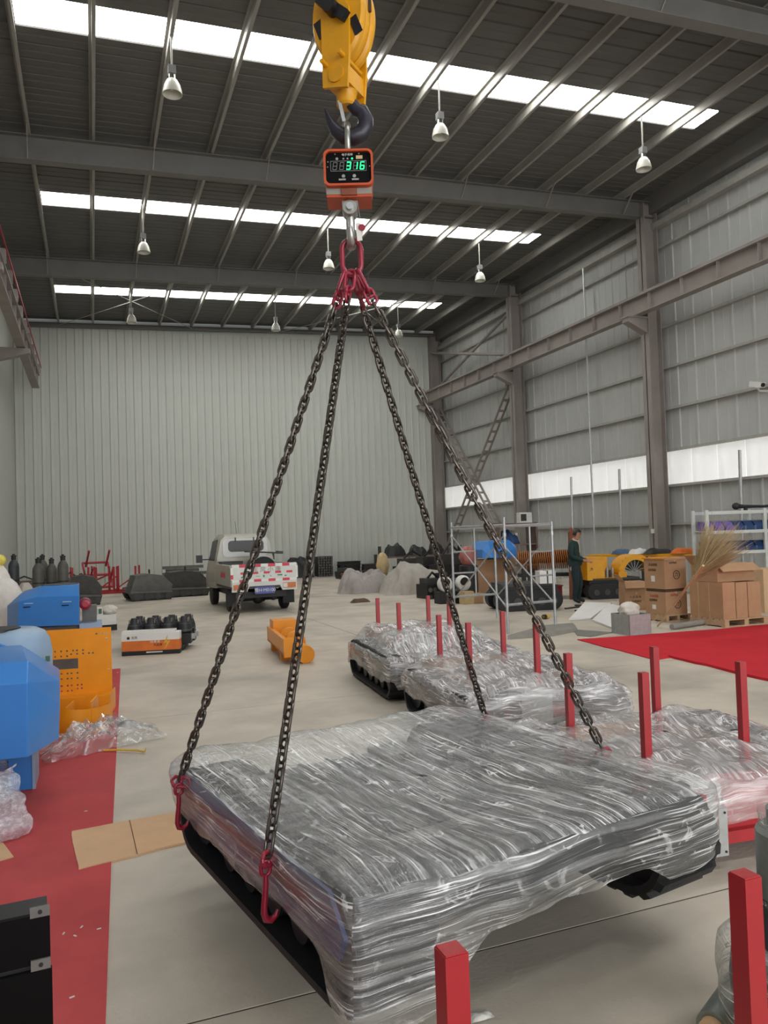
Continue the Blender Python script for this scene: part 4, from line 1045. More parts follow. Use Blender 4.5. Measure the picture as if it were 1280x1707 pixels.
# clear film heap and yellow strap on the floor
o = uvgrid('plastic_film_heap', lambda u, v: ((u - .5) * 1.0 + .1 * fb((u * 4, v * 4, 1)), (v - .5) * .42 + .12 * fb((u * 4, v * 4, 8)) + .12 * (u - .5), .012 + max(0, .17 * (1 - (2 * u - 1) ** 2) * (1 - (2 * v - 1) ** 2) ** .5 * (1 + .9 * fb((u * 6, v * 6, 3))))), 46, 30, 'film_loose', None, 1.0, .5)
q = G(170, 1243); place(o, (q.x, q.y, .004), math.radians(14)); tag(o, 'crumpled heap of clear plastic film at the carpet edge', 'plastic film')
p = [G(172, 1251, .02), G(200, 1250, .02), G(230, 1251, .02), G(241, 1253, .02), G(243, 1248, .03)]
c = p[0]; o = MB().tube([x - c for x in p], .009, 6).build('yellow_strap', 'mastic_yellow'); o.location = c; tag(o, 'thin yellow plastic strap on the floor by the film heap', 'strap')
# black steel cabinet at the lower left
zk = 1.92; K1 = PC(83, 1527, zk); t = thing('black_cabinet', 'black steel cabinet with bolted tabs at the bottom left corner', 'cabinet', (K1.x, K1.y, .009), math.radians(3.5))
zmid = PC(83, 1613, zk).z
MB().bb(-.9, 0, 0, .015, zmid + .008, K1.z).build('front_panel', 'panel_black', t); MB().bb(-.9, .003, -.004, .015, .02, zmid - .008).build('front_panel', 'panel_black', t)
MB().bb(-.9, -.005, .015, .42, .0, zmid).build('body', 'black_paint', t)
for z in (K1.z, zmid):
    tb_ = MB().bb(-.045, .0, -.006, .0, z - .004, z + .022).build('corner_tab', 'machine_grey', t)
    MB().cyl((-.022, -.009, z + .009), (-.022, -.005, z + .009), .005, 8).build('tab_bolt', 'black_paint', tb_)

# ================================================================== sacks, gas cylinders, far-left goods
q = PC(8, 1010, 10.2)
o = sack('white_sack', 'bag', .62, .6, 1.28, 2.2); place(o, (q.x, q.y, 0)); tag(o, 'big crumpled white woven sack at the left edge behind the blue hood', 'sack')
o = sack('white_sack', 'bag', .5, .5, 1.45, 6.4); q = PC(-4, 990, 10.9); place(o, (q.x, q.y, .0)); tag(o, 'taller white sack with a yellow bundle on top at the left edge', 'sack')
qb = PC(1, 905, 10.9); o = MB().ball((0, 0, 0), (.10, .1, .09), 14, 10).build('yellow_bundle', 'lime_ball'); place(o, (q.x + .02, q.y, 1.52)); tag(o, 'small yellow bundle on top of the tall white sack', 'bundle')
o = sack('green_sack', 'tarp2', .4, .4, 1.05, 3.1); q = PC(42, 985, 14.0); place(o, (q.x, q.y, 0)); tag(o, 'pale greenish sack between the white sack and gas cylinders', 'sack')
def gas(px, zc, h, m, lab, r=.115, cap=True):
    q = PC(px, 950, zc); t = thing('gas_cylinder', lab, 'gas cylinder', (q.x, q.y, 0), group='gas cylinders by the back wall')
    MB().lathe([(r * .9, 0), (r, .02), (r, h - .30), (r * .93, h - .24), (r * .70, h - .18), (r * .42, h - .14), (r * .36, h - .12)], 18).build('shell', m, t, 50)
    MB().lathe([(r * .45, h - .13), (r * .45, h - .08), (r * .25, h - .05), (r * .25, h)], 12).build('valve', 'machine_black', t, 50)
    MB().cyl((-r * .5, 0, h - .05), (r * .5, 0, h - .05), r * .16, 8).build('valve_wheel', 'machine_black', t)
    MB().lathe([(r * 1.03, h * .60), (r * 1.03, h * .62)], 16).build('band', 'machine_black', t)
gas(64, 17.0, 1.46, 'cyl_grey', 'grey gas cylinder, leftmost of the row behind the blue hood', .125)
gas(71, 17.8, 1.52, 'cyl_grey', 'grey gas cylinder half hidden behind the leftmost one')
gas(86, 17.2, 1.44, 'cyl_grey', 'grey gas cylinder with a dark band in the middle of the row')
gas(105, 16.9, 1.51, 'cyl_grey', 'grey gas cylinder standing alone at the right of the row')
gas(23, 17.5, 1.55, 'cyl_dark', 'dark blue-grey gas cylinder beside the white sacks')
# low clutter behind the cylinders
for i, (px, py, w, h, m, lab) in enumerate(((45, 988, .9, .55, 'rust_grey', 'low rusty parts crate left of the gas cylinders'), (121, 990, .5, .7, 'machine_grey', 'grey pump frame right of the gas cylinders'), (138, 986, .4, .6, 'green_box', 'pale green steel box beside the red frames'))):
    q = G(px, py); t = thing('parts_crate', lab, 'crate', (q.x, q.y, 0))
    MB().bb(-w / 2, w / 2, -.25, .25, .05, h * .8).build('body', m, t)
    for x in (-w / 2, w / 2): MB().bb(x - .03, x + .03, -.28, .28, 0, h).build('end_frame', 'rust', t)
    MB().tube([(-w / 2, 0, h * .82), (-w * .1, .05, h * 1.1), (w * .3, 0, h * .82)], .03, 6).build('pipe', 'machine_dark', t)
def stand(lab, q, rz, tiltx=0, s=1.0, n=3):
    t = thing('red_post_stand', lab, 'stand', (q.x, q.y, q.z), rot=(tiltx, 0, rz))
    w, d = .9 * s, 1.2 * s
    for z in (.04,):
        for y in (-d / 2, 0, d / 2): MB().bb(-w / 2, w / 2, y - .03, y + .03, z - .03, z + .03).build('cross_bar', 'red_frame', t)
        for x in (-w / 2, w / 2): MB().bb(x - .03, x + .03, -d / 2, d / 2, z - .03, z + .03).build('side_bar', 'red_frame', t)
    for x in (-w * .4, w * .4):
        for y in (-d * .35, d * .35): MB().bb(x - .03, x + .03, y - .03, y + .03, .04, .04 + .88 * s).build('post', 'red_frame', t)
    MB().beam((-w * .4, -d * .35, .1), (w * .4, -d * .35, .6 * s), .04, .04).build('brace', 'red_frame', t)
q = G(172, 989); stand('red post stand in the far left pile, lying lowest', q, .3)
q2 = G(212, 987); stand('red post stand at the right of the far left pile', q2, -.2)
q3 = G(163, 984); q3.z = .55; stand('red post stand tipped up against the back wall pile', q3, .2, math.radians(48), 1.0)
q4 = G(138, 988); stand('red post stand at the left of the far left pile', q4, .1, 0, 1.0)

def hood_machine(lab, q, rz, w, L, h, m='machine_grey'):
    t = thing('track_loader_hood', lab, 'machine', (q.x, q.y, 0), rz)
    MB().prism([(-w * .5, .28 * h), (-w * .36, .95 * h), (-w * .05, 1.0 * h), (w * .28, .92 * h), (w * .5, .55 * h), (w * .46, .28 * h)], 'y', -L / 2 + .1, L / 2 - .1).build('hood_shell', m, t)
    MB().bb(-w * .46, w * .44, -L / 2, L / 2, .0, .05).build('skid', 'machine_black', t)
    for s in (-1, 1): MB().prism([(-w * .48, .05), (-w * .55, .3 * h), (w * .5, .3 * h), (w * .44, .05)], 'y', s * L / 2 - .04, s * L / 2 + .04).build('side_plate', 'machine_dark', t)
    for i in range(4): MB().cyl((-w * .36 + i * w * .24, -L / 2 - .06, .12), (-w * .36 + i * w * .24, -L / 2 + .2, .12), .10, 12).build('roller', 'machine_dark', t)
    MB().beam((-w * .5, -L / 2 - .05, .34 * h), (w * .45, -L / 2 - .05, .30 * h), .03, .05).build('guard_rail', 'machine_grey', t)
    MB().tube([(w * .02, -.02 + .06 * math.cos(k * PI / 5), h + .06 + .06 * math.sin(k * PI / 5)) for k in range(10)], .016, 6, True).build('lifting_eye', 'machine_dark', t)
    MB().beam((-w * .65, -L * .3, .5 * h), (-w * .2, -L * .3, .62 * h), .05, .05).build('arm', 'machine_dark', t)
q = G(250, 1001); hood_machine('grey machine hood with a lifting eye left of the truck', q + Vector((0, .5, 0)), .15, 1.25, 1.0, .78)
q = G(322, 994); hood_machine('darker machine hood directly beside the truck cab', q + Vector((-.2, .5, 0)), .1, 1.4, 1.0, .80, 'machine_dark')
q = G(160, 1008); hood_machine('dark hopper with pale rim behind the blue machine', q + Vector((-.3, .4, 0)), 0, .95, .8, .85, 'machine_dark')
# stack of folded steel sections on trestles
q = G(303, 982); t = thing('steel_section_stack', 'stack of grey folded steel sections at the back wall left of the truck', 'steel stack', (q.x, q.y, 0))
for k in range(5):
    MB().prism([(-.10, 0), (.10, 0), (.10, .10), (.085, .10), (.085, .015), (-.085, .015), (-.085, .10), (-.10, .10)], 'x', -.65 + .12 * (k % 2), .62 + .15 * (k % 3)).build('section', 'machine_grey' if k > 1 else 'machine_dark', t).location = (0, .05 * (k % 2), .28 + k * .115)
for x in (-.45, .4): MB().bb(x - .05, x + .05, -.2, .2, 0, .28).build('trestle', 'machine_black', t)
# carton of parts with gearboxes behind it
q0, q1 = G(203, 1094), G(300, 1089); d = q1 - q0; rzc = math.atan2(d.y, d.x); Lc = d.length
t = thing('printed_carton', 'long white, orange and black printed carton on the floor', 'carton', q0, rzc)
hc = .33
MB().bb(0, Lc, 0, .22, 0, hc * .20).build('lower_band', 'carton_black', t); MB().bb(0, Lc, 0, .22, hc * .20, hc * .66).build('middle_band', 'carton_orange', t); MB().bb(0, Lc, 0, .22, hc * .66, hc).build('upper_band', 'carton_white', t)
MB().bb(.0, Lc * .92, .02, .2, hc, hc + .035).build('lid', 'carton_white', t)
MB().cyl((.10, -.003, hc * .80), (.10, 0, hc * .80), .022, 12).build('logo_mark', 'ink', t)
text_part('lettering', '东风', .045, 'ink', t, (.19, -.002, hc * .80), (PI / 2, 0, 0)); text_part('lettering', '润滑油', .05, 'carton_white', t, (Lc * .57, -.002, hc * .60), (PI / 2, 0, 0)); text_part('lettering', '大品牌', .045, 'ink', t, (Lc * .62, -.002, hc * .44), (PI / 2, 0, 0))
MB().prism([(Lc * .80, hc * .90), (Lc * .72, hc * .50), (Lc * .775, hc * .54), (Lc * .74, hc * .22), (Lc * .84, hc * .62), (Lc * .78, hc * .60)], 'y', -.003, 0).build('flash_mark', 'mastic_yellow', t)
MB().bb(Lc * .42, Lc * .70, -.002, 0, hc * .10, hc * .15).build('print_strip', 'carton_white', t)
ey = Vector((-math.sin(rzc), math.cos(rzc), 0)); ex = Vector((math.cos(rzc), math.sin(rzc), 0))
pt = q0 + ex * .02 + ey * .3
t = thing('wooden_pallet', 'low dark pallet under the black gearboxes', 'pallet', pt, rzc)
for k in range(5): MB().bb(-.05, Lc + .05, .14 * k, .14 * k + .10, .08, .10).build('board', 'machine_black', t)
for k in range(3): MB().bb(-.05 + k * Lc / 2.1, .03 + k * Lc / 2.1, 0, .66, 0, .08).build('bearer', 'machine_black', t)
n_ = 0
ords = ['leftmost', 'second from left', 'third from left', 'rightmost']
for r in range(2):
    for k in range(4):
        p = pt + ex * (.09 + .255 * k + .02 * r) + ey * (.16 + .32 * r)
        t = thing('gearbox', 'black ribbed gearbox on the pallet, %s of the %s row' % (ords[k], 'front' if r == 0 else 'back'), 'gearbox', (p.x, p.y, .10), rzc, 'black gearboxes on the pallet')
        MB().bb(-.11, .11, -.12, .12, 0, .16).build('case', 'machine_black', t); MB().lathe([(.09, .16), (.115, .18), (.115, .26), (.09, .34), (.06, .38), (.05, .42)], 16).build('bell_housing', 'dark_frame', t)
        for z in (.20, .25, .30): MB().lathe([(.12 - (z - .2) * .2, z), (.12 - (z - .2) * .2, z + .015)], 16).build('cooling_rib', 'machine_grey', t)
        MB().bb(.11, .16, -.04, .04, .06, .14).build('flange', 'galv' if k % 2 else 'machine_grey', t)
        for a in range(4): MB().cyl((.09 * math.cos(a * 1.57 + .8), .09 * math.sin(a * 1.57 + .8), .34), (.09 * math.cos(a * 1.57 + .8), .09 * math.sin(a * 1.57 + .8), .40), .012, 6).build('stud', 'steel', t)
# white bag in a crate near the blue machine
q = G(178, 1052); t = thing('white_crate', 'white crate with black openings beside the second blue machine', 'crate', (q.x, q.y, 0), .1)
MB().bb(-.22, .18, 0, .3, .12, .32).build('tub', 'foam', t); MB().bb(-.16, -.06, .05, .2, .32, .46).build('post', 'foam', t); MB().bb(-.25, .2, .05, .3, 0, .12).build('feet', 'machine_black', t); MB().bb(-.14, -.08, .045, .055, .34, .44).build('opening', 'green_box', t)
o = sack('plastic_bag', 'foam_bag', .3, .28, .18, 8.8); place(o, (q.x + .06, q.y + .15, .321)); tag(o, 'crumpled white plastic bag in the white crate', 'bag')
# yellow-orange bracket beam on the floor
q = G(486, 1108); q2 = G(452, 1075); d = q2 - q; t = thing('orange_bracket_beam', 'orange welded bracket beam lying on the floor behind the second chain', 'machine part', (q.x, q.y, 0), math.atan2(d.y, d.x) - PI / 2)
LB = 1.75
MB().bb(-.10, -.04, 0, LB, .12, .34).build('channel_web', 'orange_plate', t); MB().bb(-.10, .10, 0, LB, .12, .15).build('channel_flange', 'orange_plate', t)
MB().bb(-.10, .10, -.012, .0, .10, .36).build('end_plate', 'orange_plate', t)
for y in (.35, .85): MB().prism([(-.02, .15), (.26, .15)] + [(.12 + .14 * math.cos(a * PI / 8), .26 + .14 * math.sin(a * PI / 8)) for a in range(9)], 'y', y, y + .10).build('lug_plate', 'orange_plate', t)
MB().bb(-.06, .30, LB - .45, LB - .05, .15, .46).build('end_block', 'orange_plate', t)
MB().cyl((.20, .0, .12), (.20, .30, .12), .12, 20).build('end_drum', 'orange_plate', t)
for y in (.4, LB - .35): MB().bb(-.08, .08, y, y + .12, 0, .12).build('foot', 'orange_plate', t)
for (x, y, z) in ((.12, .345, .28), (.12, .845, .28), (.12, LB - .455, .30)): MB().cyl((x, y - .006, z), (x, y + .004, z), .03, 12).build('bolt_hole', 'machine_black', t)

# ================================================================== the pickup truck
wl_, wr_ = G(379, 1020), G(480, 1013); mid = (wl_ + wr_) / 2
tk = thing('pickup_truck', 'small silver pickup truck with red and white striped tailgate, seen from behind', 'truck', (mid.x, mid.y, 0), math.radians(1.0))
TW = .76
def wheel(x, y, nm='wheel'):
    w = MB().lathe([(.16, -.085), (.26, -.085), (.285, -.06), (.285, .06), (.26, .085), (.16, .085)], 22, (x, y, .285), Matrix.Rotation(PI / 2, 3, 'Y')).build('wheel', 'rubber', tk)
    MB().lathe([(.02, -.07), (.165, -.07), (.165, .07), (.02, .07)], 16, (x, y, .285), Matrix.Rotation(PI / 2, 3, 'Y')).build('rim', 'galv', w)
for x in (-.64, .64):
    for y in (0, 2.45): wheel(x, y)
MB().bb(-.55, .55, -.6, 2.9, .34, .48).build('chassis', 'machine_black', tk); MB().cyl((-.6, 0, .285), (.6, 0, .285), .06, 10).build('rear_axle', 'machine_black', tk)
MB().ball((0, 0, .285), (.14, .14, .14), 12, 8).build('differential', 'machine_black', tk)
MB().bb(-TW, TW, -.78, 1.3, .56, .62).build('bed_floor', 'machine_dark', tk)
for s in (-1, 1):
    sd = MB().bb(s * TW - .02, s * TW + .02, -.76, 1.3, .62, 1.10).build('bed_side', 'truck_paint', tk)
    MB().bb(s * TW - .035, s * TW + .035, -.76, 1.3, 1.06, 1.11).build('side_rail', 'truck_paint', sd)
text_part('side_lettering', '东风小康', .16, 'refl_red', tk, (-TW - .022, .25, .86), (PI / 2, 0, -PI / 2), .002)
tg = MB().bb(-TW, TW, -.80, -.76, .72, 1.13).build('tailgate', 'truck_white', tk)
def chk(z0, z1, xs, red0):
    for i, (xa, xb) in enumerate(zip(xs[:-1], xs[1:])): MB().bb(xa, xb, -.806, -.80, z0, z1).build('reflector_strip', 'refl_red' if (i + red0) % 2 else 'refl_white', tg)
xs_ = [-TW + .0] + [-TW + 2 * TW * k / 9 for k in range(1, 9)] + [TW]
chk(1.06, 1.13, xs_, 0); chk(.72, .78, xs_, 0)
for k in range(5): MB().bb(-.56 + .27 * k, -.42 + .27 * k, -.806, -.80, .90, .95).build('reflector_strip', 'refl_red', tg)
for s in (-1, 1): MB().bb(s * TW - .03, s * TW + .03, -.812, -.80, .78, 1.06).build('edge_strip', 'refl_white', tg)
MB().bb(-TW - .03, -TW + .03, -.815, -.81, .80, .90).build('reflector_strip', 'refl_red', tg)
for k, w in enumerate((.08, .03, .10, .04, .03, .12, .05)): MB().bb(-.55 + .17 * k, -.55 + .17 * k + w, -.804, -.80, .82 + .01 * (k % 3), .85 + .02 * (k % 2)).build('green_scuff', 'green_mark', tg)
text_part('tailgate_lettering', '东 风 小 康', .14, 'mat_grey', tg, (.05, -.803, .985), (PI / 2, 0, 0), .002)
bp_ = MB().prism([(-TW, .72), (TW, .72), (TW, .50), (.42, .50), (.36, .62), (-.36, .62), (-.42, .50), (-TW, .50)], 'y', -.80, -.70).build('rear_bumper', 'truck_white', tk)
for s in (-1, 1):
    la = MB().bb(s * .58 - .15, s * .58 + .15, -.82, -.80, .55, .67).build('tail_lamp', 'tail_amber', tk); MB().bb(s * .58 - .15 + (.0 if s > 0 else .2), s * .58 - .05 + (.0 if s > 0 else .2), -.824, -.82, .56, .66).build('lamp_lens', 'carton_white' if s > 0 else 'tail_red', la)
pl = MB().bb(-.24, .22, -.845, -.83, .44, .60).build('number_plate', 'plate_blue', tk)
text_part('plate_lettering', '豫H·M0100', .105, 'white', pl, (-.01, -.847, .52), (PI / 2, 0, 0), .001)
for s in (-1, 1): MB().bb(s * .66 - .14, s * .66 + .14, -.40, -.385, .16, .52).build('mud_flap', 'rubber', tk)
MB().tube([(-.3, -.55, .40), (.5, -.5, .36)], .05, 8).build('exhaust', 'machine_black', tk); MB().ball((.28, -.4, .34), (.1, .1, .1), 10, 8).build('spare_bracket', 'machine_black', tk)
# cab
def cabsec(y, w0, w1, z0, z1, r): return [(-w0, z0), (-w0, z0 + (z1 - z0) * .5), (-w1, z1 - r), (-w1 + r, z1), (w1 - r, z1), (w1, z1 - r), (w0, z0 + (z1 - z0) * .5), (w0, z0)]
secs = [(1.36, .74, .62, .50, 1.80, .10), (1.5, .75, .64, .48, 1.85, .12), (2.3, .75, .64, .46, 1.86, .12), (2.75, .75, .60, .46, 1.72, .12), (3.15, .74, .66, .40, 1.10, .10), (3.25, .70, .60, .42, .95, .10)]
b = MB(); k = 8; vs = []
for (y, *a) in secs: vs += [(x, y, z) for x, z in cabsec(y, *a)]
fs = [(j * k + i, j * k + (i + 1) % k, (j + 1) * k + (i + 1) % k, (j + 1) * k + i) for j in range(len(secs) - 1) for i in range(k)] + [tuple(range(k)), tuple(range((len(secs) - 1) * k, len(secs) * k))]
cab = b.add(vs, fs).build('cab', 'truck_paint', tk, 40)
MB().prism(rrect(1.16, .46, .10, 5, 0, 1.50), 'y', 1.335, 1.37).build('rear_window_surround', 'truck_white', cab, 20)
MB().prism(rrect(.92, .28, .09, 5, .02, 1.54), 'y', 1.325, 1.34).build('rear_window', 'glass_dark', cab, 20)
for s in (-1, 1):
    MB().add([(s * .755, 1.62, 1.18), (s * .755, 2.5, 1.18), (s * .66, 2.4, 1.68), (s * .665, 1.66, 1.72), (s * .735, 1.62, 1.18), (s * .735, 2.5, 1.18), (s * .64, 2.4, 1.68), (s * .645, 1.66, 1.72)], [(0, 1, 2, 3), (4, 5, 6, 7), (0, 1, 5, 4), (1, 2, 6, 5), (2, 3, 7, 6), (3, 0, 4, 7)]).build('side_window', 'glass_dark', cab)
    MB().bb(s * .752 - .004, s * .752 + .004, 1.6, 2.55, .55, 1.16).build('door_panel', 'truck_paint', cab)
    mr_ = MB().bb(s * .98 - .10, s * .98 + .06, 2.50, 2.58, 1.12, 1.32).build('mirror', 'black_paint', tk); MB().beam((s * .74, 2.5, 1.2), (s * .92, 2.52, 1.2), .03, .03).build('mirror_arm', 'black_paint', mr_)
for x in (-.25, .22): MB().bb(x - .012, x + .012, 1.30, 1.33, 1.66, 1.76).build('window_hook', 'machine_dark', cab)
MB().bb(-.72, .72, 1.31, 1.345, .62, 1.22).build('headboard', 'truck_paint', tk)
MB().tube([(-.05, 2.2, 1.85), (-.08, 2.2, 2.2)], .006, 5).build('aerial', 'machine_black', cab)
# drum and loose gear in the truck bed
bo = tk.matrix_basis if False else Matrix.Translation(tk.location) @ Matrix.Rotation(tk.rotation_euler.z, 4, 'Z')
q = bo @ Vector((.20, .2, .95)); t = thing('steel_drum', 'black round drum with a steel rim lying in the truck bed', 'drum', q, tk.rotation_euler.z)
MB().lathe([(.001, .62), (.32, .62), (.33, .58), (.33, .0), (.35, .0), (.35, -.03), (.32, -.03), (.31, .02), (.001, .04)], 28, (0, 0, 0), Matrix.Rotation(-PI / 2, 3, 'X')).build('shell', 'machine_black', t)
MB().tube([(.335 * math.cos(a * PI / 14), -.02, .335 * math.sin(a * PI / 14)) for a in range(28)], .022, 6, True).build('rim_ring', 'galv', t)
MB().lathe([(.001, .0), (.12, .0), (.12, .05), (.001, .05)], 16, (-.02, 0, -.06), Matrix.Rotation(PI / 2, 3, 'X')).build('hub', 'machine_dark', t)
q = bo @ Vector((-.42, .92, .625)); t = thing('tool_box', 'grey flat tool box in the truck bed behind the cab', 'tool box', q, tk.rotation_euler.z)
MB().bb(-.28, .24, -.1, .3, 0, .50).build('body', 'machine_grey', t); MB().bb(-.29, .25, -.11, .31, .50, .54).build('lid', 'machine_dark', t)
q = bo @ Vector((.35, .6, 1.345)); t = thing('metal_tray', 'flat dark metal tray propped on the drum in the truck', 'tray', q, tk.rotation_euler.z, rot=(0, .08, tk.rotation_euler.z))
MB().bb(-.5, .42, -.15, .15, 0, .04).build('tray', 'machine_dark', t); MB().bb(.30, .42, -.15, .15, .04, .07).build('lip', 'machine_dark', t)
# ================================================================== goods along the back wall, right of the truck
WB = BY - .6
def at_wall(px, dy=0.0): p = PY(px, 960, WB - dy); return Vector((p.x, p.y, 0))
q = at_wall(497); o = cloth_heap('scrap_heap', 'machine_black', 1.3, .9, .85, 12.2, 24); place(o, q); tag(o, 'dark scrap heap by the back wall right of the truck', 'scrap heap')
q = at_wall(540); t = thing('square_tube_stack', 'stack of black square tubes end-on at the back wall', 'steel stack', q)
tm = MB().bb(-.05, .05, -.3, .3, -.05, .05)
tmm = tm.mesh('tube', 'machine_black'); tc_ = MB().bb(-.036, .036, -.302, -.3, -.036, .036).mesh('tube_mouth', 'machine_grey')
for i in range(6):
    for j in range(8):
        o = inst('tube', tmm, t, (-.28 + i * .112, .02 * ((i * 7 + j * 3) % 4), .06 + j * .108)); inst('tube_mouth', tc_, o)
def beams(px, w, rows, lab, dy=0.0, m='machine_black'):
    q = at_wall(px, dy); t = thing('steel_bundle', lab, 'steel stack', q)
    for j in range(rows):
        for i in range(3):
            l = w * (1 - .1 * ((i + j) % 3))
            MB().prism([(-.07, 0), (.07, 0), (.07, .02), (.012, .03), (.012, .11), (.07, .12), (.07, .14), (-.07, .14), (-.07, .12), (-.012, .11), (-.012, .03), (-.07, .02)], 'x', -l / 2, l / 2).build('beam', m, t).location = (.05 * i, -.18 + .17 * i, .02 + j * .15)
beams(580, 1.05, 4, 'bundle of dark I-beams beside the square tubes', .1)
beams(617, .85, 3, 'low bundle of dark I-beams left of the sack table', .2, 'machine_dark')
q = at_wall(634); t = thing('steel_offcuts', 'two upright dark steel offcuts standing at the back wall', 'steel', q)
MB().bb(-.06, .06, -.06, .06, 0, 1.2).build('offcut', 'machine_dark', t); MB().bb(-.26, -.14, -.05, .05, 0, .85).build('offcut', 'machine_dark', t)
def engine(q, lab, w=.9, h=.7, rz=0, m='machine_black', name='engine_block'):
    t = thing(name, lab, 'machine', q, rz)
    MB().bb(-w / 2, w / 2, -.3, .3, .08, h * .6).build('block', m, t); MB().bb(-w * .4, w * .35, -.22, .22, h * .6, h * .85).build('cover', 'machine_dark', t)
    for x in (-w * .38, w * .38): MB().bb(x - .05, x + .05, -.34, .34, 0, .10).build('foot', 'machine_dark', t)
    for i in range(4): MB().cyl((-w * .36 + i * w * .24, -.32, h * .38), (-w * .36 + i * w * .24, -.28, h * .38), .06, 10).build('port', 'machine_grey', t)
    MB().tube([(-w * .3, -.1, h * .85), (-w * .1, -.15, h * 1.1), (w * .25, -.1, h * .85)], .035, 7).build('hose', 'rubber', t); MB().cyl((w * .3, 0, h * .6), (w * .3, 0, h * 1.05), .06, 10).build('filler', m, t)
    return t
engine(at_wall(560, 2.6) + Vector((.4, 0, 0)), 'small dark track motor on the floor left of the rusty box', .7, .5)
q = G(590, 984); t = thing('rusty_box', 'rusty brown steel box beside the grey tarp', 'steel box', (q.x, q.y, 0), .1)
MB().bb(-.16, .42, 0, .6, 0, .50).build('body', 'rust', t); MB().bb(-.18, .44, -.02, .62, .46, .52).build('rim', 'rust', t); MB().bb(-.14, .40, -.01, 0, .06, .24).build('dark_panel', 'rust_grey', t)
q = G(618, 988); o = cloth_heap('tarp_heap', 'tarp', 1.65, 1.1, .72, 5.5, 60); place(o, (q.x - .05, q.y + .35, 0), .1); tag(o, 'grey pinkish crumpled tarp on the floor, the left heap', 'tarp')
q = G(702, 990); o = cloth_heap('tarp_heap', 'tarp2', 2.0, 1.5, .82, 9.9, 64); place(o, (q.x + .05, q.y + .6, 0), -.2); tag(o, 'larger pale tarp heap between the grey tarp and scaffold', 'tarp')
q = PC(640, 955, 27); t = thing('steel_table', 'dark steel workbench frame with angled leg behind the tarps', 'table', (q.x, q.y, 0), .0)
MB().bb(-.1, 2.4, -.3, .4, .88, .94).build('top', 'rust_grey', t)
for x in (0, 1.2, 2.3): MB().bb(x - .04, x + .04, -.28, -.2, 0, .88).build('leg', 'rust', t)
MB().beam((.1, -.24, .2), (.9, -.24, .86), .06, .06).build('brace', 'rust', t)
o = sack('yellow_sack', 'bamboo', .42, .4, .75, 1.2); p = PC(638, 955, 26.3); place(o, (p.x, p.y, .35)); o2 = o; tag(o, 'yellowish sack on a black drum at the end of the dark workbench', 'sack')
o = MB().lathe([(.2, 0), (.2, .34), (.19, .35)], 14).build('low_drum', 'machine_black'); place(o, (p.x, p.y, 0)); tag(o, 'low black drum under the yellowish sack', 'drum')
for i, (dx, w, h, lab) in enumerate(((.45, .8, .42, 'black wrapped bundle on the workbench, left one'), (1.33, .7, .36, 'black wrapped bundle on the workbench, middle one'), (2.05, .5, .5, 'black wrapped bundle on the workbench, right one'))):
    o = cloth_heap('black_bundle', 'machine_black', w, .6, h, 3 + i * 2.2, 20); place(o, (q.x + dx, q.y + .05, .942)); tag(o, lab, 'bundle')
for i, (px, zc, w, h, lab) in enumerate(((690, 26.0, 1.3, 1.05, 'black engine block on the floor behind the pale tarp, left one'), (722, 24.5, 1.2, 1.15, 'tall black engine block behind the pale tarp, middle one'), (752, 23.5, 1.2, 1.25, 'tall black engine block right behind the scaffold corner'))):
    p = PC(px, 960, zc); engine((p.x, p.y, 0), lab, w, h, .1 * i)
for i, (px, py, lab) in enumerate(((728, 998, 'black finned motor on the floor left of the scaffold leg'), (764, 1000, 'black finned motor just inside the scaffold'))):
    p = G(px, py); engine((p.x, p.y + .3, 0), lab, .6, .62, .1, name='finned_motor')
# white moulded covers lying on the motors
for i, (px, py, lab) in enumerate(((741, 972, 'white plastic fan cover with a round hole, left one'), (771, 970, 'white plastic fan cover with a round hole, right one'))):
    p = PC(px, py, 18.6); t = thing('fan_cover', lab, 'cover', (p.x, p.y, p.z - .16))
    MB().lathe([(.10, -.10), (.16, -.10), (.19, 0), (.165, .12), (.11, .13), (.10, .13)], 18, (0, 0, .14), Matrix.Rotation(PI / 2 + .3, 3, 'X')).build('shell', 'foam', t); MB().lathe([(.001, .0), (.105, .0), (.10, .02)], 14, (-.03, -.145, .185), Matrix.Rotation(PI / 2 + .3, 3, 'X')).build('opening', 'black_paint', t)
    MB().bb(-.2, .2, -.15, .2, -.78 if p.z > 1 else -.6, -.05).build('support_block', 'machine_black', t)
# cartons and blue cover behind the scaffold
def carton(q, rz, w, d, h, lab, m='cardboard', flaps=False, text=None, z=0.0, tape=True):
    t = thing('cardboard_carton', lab, 'carton', (q.x, q.y, z), rz)
    MB().bb(0, w, 0, d, 0, h).build('body', m, t)
    if tape: MB().bb(w * .47, w * .53, -.001, d + .001, h * .9, h + .002).build('tape', 'cardboard_in', t)
    if flaps:
        MB().add([(0, 0, h), (w, 0, h), (w * 1.02, -.25 * d, h - .12), (-.02 * w, -.25 * d, h - .12), (0, .006, h), (w, .006, h), (w * 1.02, -.25 * d + .006, h - .126), (-.02 * w, -.25 * d + .006, h - .126)], [(0, 1, 2, 3), (4, 5, 6, 7), (0, 1, 5, 4), (1, 2, 6, 5), (2, 3, 7, 6), (3, 0, 4, 7)]).build('flap', 'cardboard', t)
        MB().box((-.08 * w, d * .5, h + .05), (.006, d, .25), Matrix.Rotation(-.7, 3, 'Y')).build('flap', 'cardboard', t)
    if text:
        for (s, x, zz, sz, face, mm) in text:
            if face == 'f': text_part('print', s, sz, mm, t, (x * w, -.002, zz * h), (PI / 2, 0, 0), .001)
            else: text_part('print', s, sz, mm, t, (-.002, d * (1 - x), zz * h), (PI / 2, 0, -PI / 2), .001)
    return t
